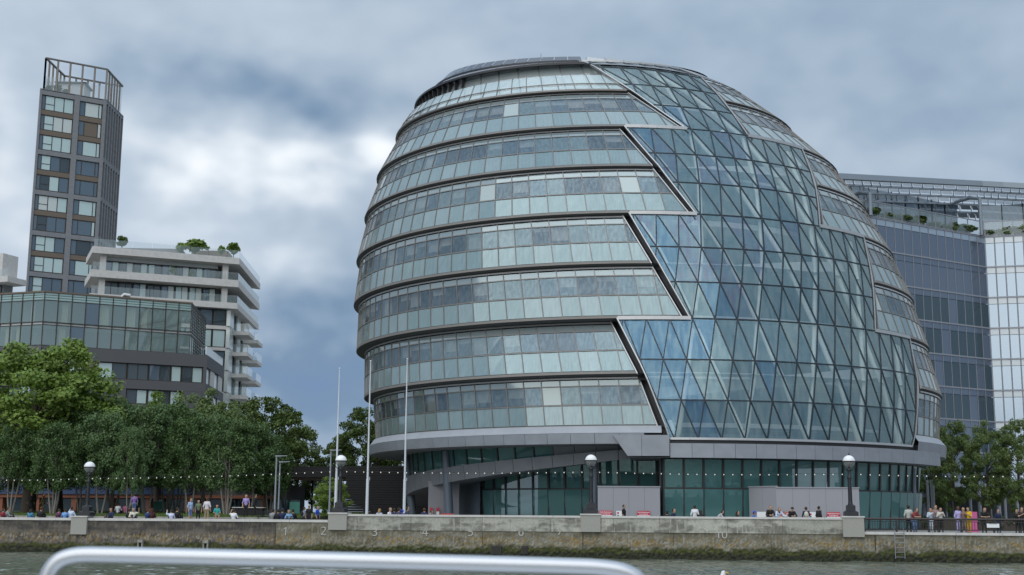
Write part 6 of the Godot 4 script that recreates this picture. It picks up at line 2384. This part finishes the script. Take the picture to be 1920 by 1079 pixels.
func person(label: String, pose: String, p: Vector3, turn: float, size: float, look: Dictionary) -> void:
	var b := body(pose)
	var t := thing("person", label, "person", p, turn)
	t.scale = Vector3.ONE * size
	var skin: Color = look.get("skin", Color(0.42, 0.26, 0.18))
	var top: Color = look.top
	var low: Color = look.get("low", Color(0.02, 0.025, 0.04))
	var tone := [skin, top, low, look.get("hair", Color(0.03, 0.02, 0.015)), look.get("shoe", Color(0.05, 0.05, 0.05)), top if look.get("sleeve", false) else skin, skin if look.get("shorts", false) else low]
	var g := Geo.new()
	g.coloured = true
	g.v = b.v.duplicate(); g.n = b.n.duplicate(); g.i = b.i.duplicate()
	for r in b.r:
		g.c.append(tone[r])
	# fingers, thumb, nose, ears, eyes and mouth
	g.tint = skin
	for h in b.hands:
		var d: Vector3 = h[1]
		var side := d.cross(Vector3(0, 0, 1) if absf(d.z) < 0.8 else Vector3.UP).normalized()
		var curl := side.cross(d).normalized()
		for k in 4:
			var o: Vector3 = h[0] + d * 0.09 + side * (k - 1.5) * 0.019
			var l: float = [0.065, 0.078, 0.072, 0.055][k]
			g.tube([o, o + d * l * 0.55, o + d * l * 0.9 + curl * 0.022], [0.009, 0.0085, 0.006], 5)
		var o2: Vector3 = h[0] + d * 0.03 + side * 0.032
		g.tube([o2, o2 + side * 0.025 + d * 0.03, o2 + side * 0.03 + d * 0.06], [0.011, 0.0095, 0.007], 5)
	var hd: Vector3 = b.head
	g.tri(hd + Vector3(-0.016, -0.03, 0.093), hd + Vector3(0.016, -0.03, 0.093), hd + Vector3(0, -0.022, 0.12))
	g.tri(hd + Vector3(-0.016, -0.03, 0.093), hd + Vector3(0, -0.022, 0.12), hd + Vector3(0, 0.02, 0.093))
	g.tri(hd + Vector3(0.016, -0.03, 0.093), hd + Vector3(0, 0.02, 0.093), hd + Vector3(0, -0.022, 0.12))
	for s in [-1.0, 1.0]:
		g.tint = skin
		g.ball(hd + Vector3(s * 0.088, 0, -0.005), Vector3(0.014, 0.03, 0.02), 4, 6)
		g.tint = Color(0.02, 0.015, 0.01)
		g.ball(hd + Vector3(s * 0.033, 0.012, 0.088), Vector3(0.012, 0.007, 0.008), 4, 6)
	g.tint = skin * Color(0.7, 0.45, 0.45)
	g.ball(hd + Vector3(0, -0.055, 0.086), Vector3(0.025, 0.006, 0.01), 4, 6)
	part(g, "body", M.person_cloth, t)
	if look.get("long", false):
		g = Geo.new()
		g.coloured = true
		g.tint = tone[3]
		g.tube([hd + Vector3(0, 0.05, -0.06), hd + Vector3(0, -0.08, -0.095), hd + Vector3(0, -0.22, -0.10), hd + Vector3(0, -0.36, -0.12)], [0.085, 0.10, 0.085, 0.03], 10)
		part(g, "long_hair", M.person_cloth, t)
	if look.has("bag"):
		g = Geo.new()
		g.coloured = true
		g.tint = look.bag
		var s: Vector3 = b.sh
		g.ball(s + Vector3(0, -0.2, -0.22), Vector3(0.16, 0.23, 0.11), 8, 12)
		part(g, "backpack", M.person_cloth, t)
	if look.has("cap"):
		g = Geo.new()
		g.coloured = true
		g.tint = look.cap
		g.lathe(hd + Vector3(0, 0.05, -0.01), [[0.112, 0.0], [0.11, 0.05], [0.085, 0.09], [0.02, 0.11]], 12)
		g.hull([hd + Vector3(-0.07, 0.05, 0.2), hd + Vector3(0.07, 0.05, 0.2), hd + Vector3(0.09, 0.06, 0.08), hd + Vector3(-0.09, 0.06, 0.08), hd + Vector3(-0.07, 0.06, 0.2), hd + Vector3(0.07, 0.06, 0.2), hd + Vector3(0.09, 0.07, 0.08), hd + Vector3(-0.09, 0.07, 0.08)])
		part(g, "cap", M.person_cloth, t)

func people() -> void:
	var white := Color(0.70, 0.70, 0.72)
	var navy := Color(0.015, 0.022, 0.06)
	var black := Color(0.012, 0.012, 0.014)
	var grey := Color(0.22, 0.24, 0.25)
	var denim := Color(0.10, 0.16, 0.30)
	var khaki := Color(0.30, 0.24, 0.15)
	var brown := Color(0.06, 0.03, 0.015)
	var blond := Color(0.32, 0.20, 0.08)
	var dark_skin := Color(0.11, 0.06, 0.04)
	# x in the photograph, metres behind the wall face, pose, turn in degrees (0 faces the river), size, look, label
	var list := [
		[4, 1.0, "ground", 150, 0.95, {"top": Color(0.20, 0.02, 0.03), "sleeve": true, "hair": brown}, "person in a dark red top sitting behind the coping beside a grey hoodie"],
		[13, 1.2, "ground", 120, 1.05, {"top": grey, "sleeve": true, "bag": Color(0.03, 0.03, 0.05), "hair": brown}, "person in a grey hoodie with a dark backpack sitting behind the coping"],
		[56, 1.0, "ground", 170, 0.92, {"top": Color(0.06, 0.22, 0.36), "long": true}, "person with long dark hair in a blue patterned top sitting behind the coping"],
		[76, 1.1, "ground", 180, 1.1, {"top": black, "hair": brown}, "person in a black T-shirt sitting with their back to the river"],
		[109, 1.0, "ground", 165, 0.95, {"top": Color(0.10, 0.03, 0.07)}, "person in a dark floral top sitting beside the lawn lamp"],
		[121, 1.0, "ground", 190, 0.95, {"top": Color(0.16, 0.32, 0.62)}, "person in a light blue top sitting next to the dark floral top"],
		[133, 1.3, "wave", 160, 1.12, {"top": Color(0.50, 0.58, 0.75), "sleeve": true}, "person in a pale blue shirt raising an arm beside the lawn lamp"],
		[208, 1.0, "ground", -30, 1.05, {"top": navy, "sleeve": true, "hair": brown, "long": true}, "person with long brown hair in a navy jacket sitting behind the coping"],
		[242, 1.2, "ground", 170, 1.0, {"top": black, "sleeve": true}, "person in black half hidden behind the pale yellow T-shirt"],
		[249, 0.9, "wave", 30, 1.08, {"top": Color(0.66, 0.66, 0.52)}, "person in a pale yellow T-shirt holding one arm up high"],
		[276, 1.0, "ground", 150, 1.0, {"top": Color(0.02, 0.04, 0.14), "sleeve": true, "hair": brown}, "person in a dark blue jacket sitting beside someone in maroon"],
		[284, 1.1, "ground", 200, 1.05, {"top": Color(0.06, 0.015, 0.015), "sleeve": true, "hair": Color(0.05, 0.015, 0.012), "long": true}, "person in maroon with a scarf sitting behind the coping"],
		[321, 1.0, "wave", 200, 0.95, {"top": Color(0.56, 0.60, 0.76), "sleeve": true}, "small person in a white shirt raising an arm behind the coping"],
		[331, 1.4, "ground", 160, 1.12, {"top": black, "sleeve": true}, "person in black sitting beside the small person in white"],
		[356, 5.2, "stand", 60, 1.0, {"top": Color(0.34, 0.44, 0.62), "low": Color(0.14, 0.20, 0.36), "shorts": true, "hair": brown}, "person standing in a light blue shirt and denim shorts"],
		[371, 6.0, "stand", 20, 0.93, {"top": Color(0.15, 0.18, 0.11), "low": black}, "person standing in an olive shirt and black trousers"],
		[387, 4.8, "stand", 175, 1.03, {"top": Color(0.62, 0.58, 0.60), "low": khaki, "shorts": true, "hair": brown}, "person standing in a white shirt and khaki shorts"],
		[406, 5.6, "bench", 20, 0.95, {"top": Color(0.05, 0.38, 0.36), "low": khaki, "shorts": true}, "person in a turquoise T-shirt sitting on the lawn kerb"],
		[438, 1.0, "wave", 170, 1.02, {"top": white}, "person in a white T-shirt taking a picture behind the coping"],
		[79, 17.0, "walk", 90, 1.0, {"top": Color(0.13, 0.10, 0.04), "sleeve": true, "hair": brown, "low": Color(0.10, 0.08, 0.04)}, "person in a long khaki coat walking past the shop row"],
		[57, 18.0, "walk", -80, 1.0, {"top": black, "sleeve": true, "low": black}, "person in black walking past the shop row under the plane tree"],
		[220, 17.0, "bench", 180, 1.0, {"top": white}, "person in a white top sitting among the birch stems"],
		[234, 17.2, "bench", 170, 0.98, {"top": Color(0.45, 0.12, 0.22)}, "person in a pink top sitting among the birch stems"],
		[250, 15.0, "stand", 200, 1.0, {"top": Color(0.22, 0.14, 0.36), "low": denim}, "person in a purple top standing among the birch stems"],
		[460, 8.4, "stand", 10, 0.98, {"top": Color(0.34, 0.26, 0.52), "low": black}, "person in a lilac top standing behind the kiosk counter"],
		[477, 9.5, "stand", 100, 1.0, {"top": black, "sleeve": true, "low": black}, "person in black standing at the end of the kiosk counter"],
		[511, 2.2, "bench", 170, 1.0, {"top": grey, "low": black}, "person in a grey T-shirt sitting near the black metal chair"],
		[521, 1.8, "bench", 190, 0.98, {"top": black, "sleeve": true}, "person in black sitting between grey and navy T-shirts"],
		[529, 1.6, "bench", 180, 1.04, {"top": navy, "cap": navy}, "person in a navy T-shirt and cap sitting behind the coping"],
		[541, 1.8, "bench", 20, 0.96, {"top": Color(0.20, 0.36, 0.56), "sleeve": true, "hair": brown, "long": true}, "person in a light blue jacket sitting beside the navy cap"],
		[549, 2.2, "bench", 200, 1.0, {"top": black, "sleeve": true}, "person in black sitting at the end of the group near the pavilion"],
		[570, 1.8, "stand", 120, 0.82, {"top": Color(0.20, 0.20, 0.26), "bag": black, "hair": brown}, "person in a grey T-shirt with a black backpack near the flagpole lamp"],
		[579, 2.0, "bench", 0, 1.05, {"top": black, "hair": blond, "cap": Color(0.35, 0.30, 0.20)}, "person in black with a straw cap near the flagpole lamp"],
		[595, 1.6, "stand", 70, 0.86, {"top": Color(0.02, 0.07, 0.42), "hair": Color(0.2, 0.18, 0.15)}, "person in a bright blue T-shirt beside the flagpole lamp plinth"],
		[711, 1.2, "bench", 160, 1.0, {"top": Color(0.40, 0.48, 0.66), "hair": blond, "long": true}, "person with long blond hair sitting behind the parapet"],
		[731, 1.2, "bench", 60, 1.05, {"top": white, "hair": Color(0.36, 0.22, 0.16), "sleeve": true}, "bald person in a white shirt sitting behind the parapet"],
		[739, 1.25, "bench", 180, 1.03, {"top": navy, "sleeve": true}, "person in navy sitting beside the bald person"],
		[747, 1.2, "bench", 140, 1.06, {"top": Color(0.05, 0.05, 0.09), "sleeve": true}, "person in dark clothes sitting next to the blue hood"],
		[754, 1.25, "bench", 180, 0.97, {"top": Color(0.01, 0.05, 0.45), "sleeve": true, "hair": Color(0.01, 0.05, 0.45)}, "person in a bright blue hooded top sitting behind the parapet"],
		[763, 1.2, "bench", 100, 1.12, {"top": Color(0.05, 0.055, 0.07), "sleeve": true}, "person in a charcoal jacket sitting beside the last flagpole"],
		[795, 1.2, "bench", 170, 1.05, {"top": navy, "sleeve": true, "hair": brown}, "person in navy sitting in front of the dark doorway"],
		[808, 1.25, "bench", 90, 0.93, {"top": black, "sleeve": true}, "small dark haired person sitting in front of the small red notices"],
		[1170, 3.4, "stand", 70, 1.0, {"top": black}, "person in a black T-shirt standing in front of the long hoarding"],
		[1251, 1.2, "bench", 180, 0.98, {"top": black, "sleeve": true, "cap": navy}, "person in a dark cap sitting beside the long hoarding"],
		[1263, 1.25, "bench", 60, 1.10, {"top": navy, "sleeve": true}, "person in navy with a white collar sitting in front of the shop glass"],
		[1303, 1.8, "stand", 175, 0.99, {"top": white, "sleeve": true}, "person in a white printed shirt with their back to the river"],
		[1314, 1.2, "bench", 170, 1.03, {"top": black, "long": true}, "person with long black hair sitting beside the white printed shirt"],
		[1350, 1.2, "lean", 80, 0.86, {"top": Color(0.45, 0.42, 0.46), "sleeve": true}, "person bending forward in a pale striped top"],
		[1383, 1.2, "bench", 70, 1.0, {"top": black, "long": true, "sleeve": true}, "person with long dark hair seen from the side in front of the shop glass"],
		[1414, 1.25, "bench", 80, 1.0, {"top": Color(0.02, 0.12, 0.55), "cap": Color(0.02, 0.08, 0.5)}, "person in a bright blue cap and top beside the folded hoarding"],
		[1444, 0.8, "lean", 0, 1.06, {"top": black, "sleeve": true, "hair": brown}, "person in black leaning both arms on the parapet"],
		[1460, 0.8, "lean", 10, 0.99, {"top": Color(0.48, 0.55, 0.68), "sleeve": true, "hair": Color(0.10, 0.04, 0.02), "long": true}, "person with long brown hair leaning on the parapet in pale blue"],
		[1472, 1.0, "stand", 20, 0.78, {"top": white, "hair": brown}, "child with brown hair looking over the parapet"],
		[1485, 0.9, "lean", 0, 1.0, {"top": black, "sleeve": true, "cap": black}, "person in a black cap leaning on the parapet in front of a red notice"],
		[1512, 1.6, "stand", 170, 0.95, {"top": navy, "sleeve": true, "bag": Color(0.55, 0.52, 0.42), "hair": brown}, "person in a navy jacket with a cream backpack"],
		[1536, 1.8, "stand", 120, 0.98, {"top": Color(0.022, 0.022, 0.024), "sleeve": true, "hair": Color(0.02, 0.02, 0.02)}, "person in a dark hooded coat beside the cream backpack"],
		[1704, 1.2, "stand", 170, 1.03, {"top": Color(0.42, 0.44, 0.40), "sleeve": false, "low": black}, "person in a white patterned shirt at the railing"],
		[1715, 0.9, "lean", 30, 1.0, {"top": Color(0.24, 0.04, 0.04), "low": denim}, "person in a red top leaning on the railing"],
		[1745, 1.5, "phone", 10, 0.93, {"top": Color(0.42, 0.50, 0.58), "sleeve": true, "low": Color(0.5, 0.56, 0.62), "hair": Color(0.2, 0.1, 0.05), "long": true}, "person in a pale denim jacket and white trousers at the railing"],
		[1755, 1.9, "stand", 10, 1.04, {"top": Color(0.28, 0.18, 0.16), "low": Color(0.10, 0.07, 0.06)}, "tall bearded person in a beige top at the railing"],
		[1764, 1.4, "phone", 0, 0.95, {"top": Color(0.50, 0.48, 0.44), "low": black, "sleeve": true}, "person in a white top and black jacket holding a phone up"],
		[1797, 1.2, "stand", 20, 1.0, {"top": Color(0.40, 0.36, 0.60), "sleeve": true, "low": Color(0.42, 0.38, 0.62), "skin": dark_skin}, "person in lilac clothes standing at the railing"],
		[1807, 1.3, "stand", -20, 0.96, {"top": Color(0.20, 0.13, 0.10), "low": Color(0.22, 0.18, 0.15), "hair": brown, "long": true}, "person in brown standing between lilac and yellow clothes"],
		[1817, 1.2, "phone", -60, 0.97, {"top": Color(0.62, 0.40, 0.01), "low": Color(0.55, 0.36, 0.01)}, "person in bright yellow at the railing"],
		[1845, 0.8, "lean", 0, 1.03, {"top": black, "sleeve": false, "low": black}, "person in black leaning on the railing beside the white notice"],
		[1872, 1.3, "stand", 20, 0.9, {"top": navy, "sleeve": true, "low": navy}, "person in navy standing behind the white notice"],
		[1907, 1.4, "stand", 0, 0.9, {"top": black, "sleeve": true, "low": black}, "person in black beside the person with folded arms"],
		[1916, 1.0, "phone", 10, 0.98, {"top": Color(0.03, 0.02, 0.02), "low": black}, "person with folded arms at the far end of the railing"]]
	for q in list:
		var x: float = q[0]
		var back: float = q[1]
		var gy := GROUND
		if x < 560:
			gy = 2.2 if back < 7.4 else 2.56 + (back - 7.7) * 0.0165
		var p := wall_at(x, gy, back)
		# keep it in its column of the photograph
		var u := sight(x, 965).x
		p.x = u * -p.z
		var pose: String = q[2]
		var size: float = q[4]
		if pose == "bench" and x < 560 and back < 5.0:
			pose = "ground"
			size *= 1.05
		if pose == "bench" and x > 560 and x < 700:
			pose = "stand"
			size *= 0.86
		if pose == "bench" and x > 200 and x < 260:
			pose = "ground"
		person(q[6], pose, p, deg_to_rad(q[3]), size, q[5])

# ------------------------------------------------------------------ the boat's rail and a gull
func boat_and_bird() -> void:
	var t := thing("boat_rail", "polished steel tube handrail of the boat with bent down ends", "handrail")
	var path := []
	var far := 3.15
	var deck := 1.75
	var pts := [[84, 1150], [86, 1092], [95, 1068], [112, 1051], [140, 1042.5], [180, 1041], [500, 1048], [800, 1055.5], [1080, 1063], [1140, 1067], [1178, 1076], [1200, 1095], [1208, 1150]]
	for q in pts:
		path.append(at(q[0], q[1], far))
	path[0].y = deck; path[-1].y = deck
	var curve := Curve3D.new()
	for k in path.size():
		var before: Vector3 = path[maxi(k - 1, 0)]
		var after: Vector3 = path[mini(k + 1, path.size() - 1)]
		var d := (after - before).normalized()
		curve.add_point(path[k], -d * before.distance_to(path[k]) * 0.33, d * after.distance_to(path[k]) * 0.33)
	curve.bake_interval = 0.012
	var g := Geo.new()
	g.tube(Array(curve.get_baked_points()), [0.0195], 20)
	part(g, "tube", M.steel, t)
	for p in [path[0], path[-1]]:
		g = Geo.new()
		g.lathe(p, [[0.05, 0.0], [0.05, 0.008], [0.025, 0.02], [0.02, 0.03]], 16)
		part(g, "foot_flange", M.steel, t)
	var boat := thing("boat_deck", "white painted edge of the boat deck below the handrail", "boat")
	g = Geo.new(); g.box(Vector3(0.0, deck - 0.1, -2.2), Vector3(8, 0.1, 2.6)); part(g, "deck", M.sign_white, boat)
	g = Geo.new(); g.box(Vector3(0.0, -0.4, -2.2), Vector3(7.8, deck + 0.3, 2.4)); part(g, "hull", M.steel_blue, boat)
	# gull on a mooring post
	var far_b := 23.0
	var head := at(1357, 1073, far_b)
	var post := thing("mooring_post", "weathered timber mooring post standing in the river under the gull", "mooring post", Vector3(head.x - 0.12, -1.0, head.z))
	g = Geo.new(); g.tube([Vector3.ZERO, Vector3(0, head.y - 0.36 + 1.0, 0)], [0.17], 14); part(g, "pile", M.rust, post)
	g = Geo.new(); g.tube([Vector3(0, head.y - 0.42 + 1.0, 0), Vector3(0, head.y - 0.40 + 1.0, 0)], [0.18], 14); part(g, "band", M.iron_black, post)
	var bird := thing("gull", "white gull with a yellow bill perched over the river", "gull", Vector3(head.x - 0.12, head.y - 0.36, head.z))
	var b := Geo.new()
	b.coloured = true
	b.tint = Color(0.78, 0.78, 0.77)
	b.tube([Vector3(-0.24, 0.13, 0), Vector3(-0.15, 0.15, 0), Vector3(-0.03, 0.17, 0), Vector3(0.06, 0.21, 0), Vector3(0.10, 0.27, 0), Vector3(0.115, 0.325, 0), Vector3(0.125, 0.355, 0), Vector3(0.14, 0.372, 0)], [0.02, 0.065, 0.085, 0.07, 0.048, 0.040, 0.040, 0.016], 14)
	part(b, "body", M.person_cloth, bird)
	for s in [-1.0, 1.0]:
		b = Geo.new()
		b.coloured = true
		b.tint = Color(0.36, 0.38, 0.41)
		b.ball(Vector3(-0.08, 0.175, s * 0.06), Vector3(0.17, 0.06, 0.03), 8, 12)
		part(b, "wing", M.person_cloth, bird)
		b = Geo.new()
		b.coloured = true
		b.tint = Color(0.55, 0.33, 0.22)
		b.tube([Vector3(0.0, 0.0, s * 0.035), Vector3(0.0, 0.11, s * 0.035)], [0.008], 6)
		part(b, "leg", M.person_cloth, bird)
		b = Geo.new()
		b.coloured = true
		b.tint = Color(0.02, 0.02, 0.02)
		b.ball(Vector3(0.138, 0.352, s * 0.034), Vector3(0.006, 0.006, 0.005), 4, 6)
		part(b, "eye", M.person_cloth, bird)
	b = Geo.new()
	b.coloured = true
	b.tint = Color(0.62, 0.40, 0.05)
	b.tube([Vector3(0.155, 0.345, 0), Vector3(0.19, 0.342, 0), Vector3(0.21, 0.332, 0)], [0.014, 0.011, 0.004], 8)
	part(b, "bill", M.person_cloth, bird)
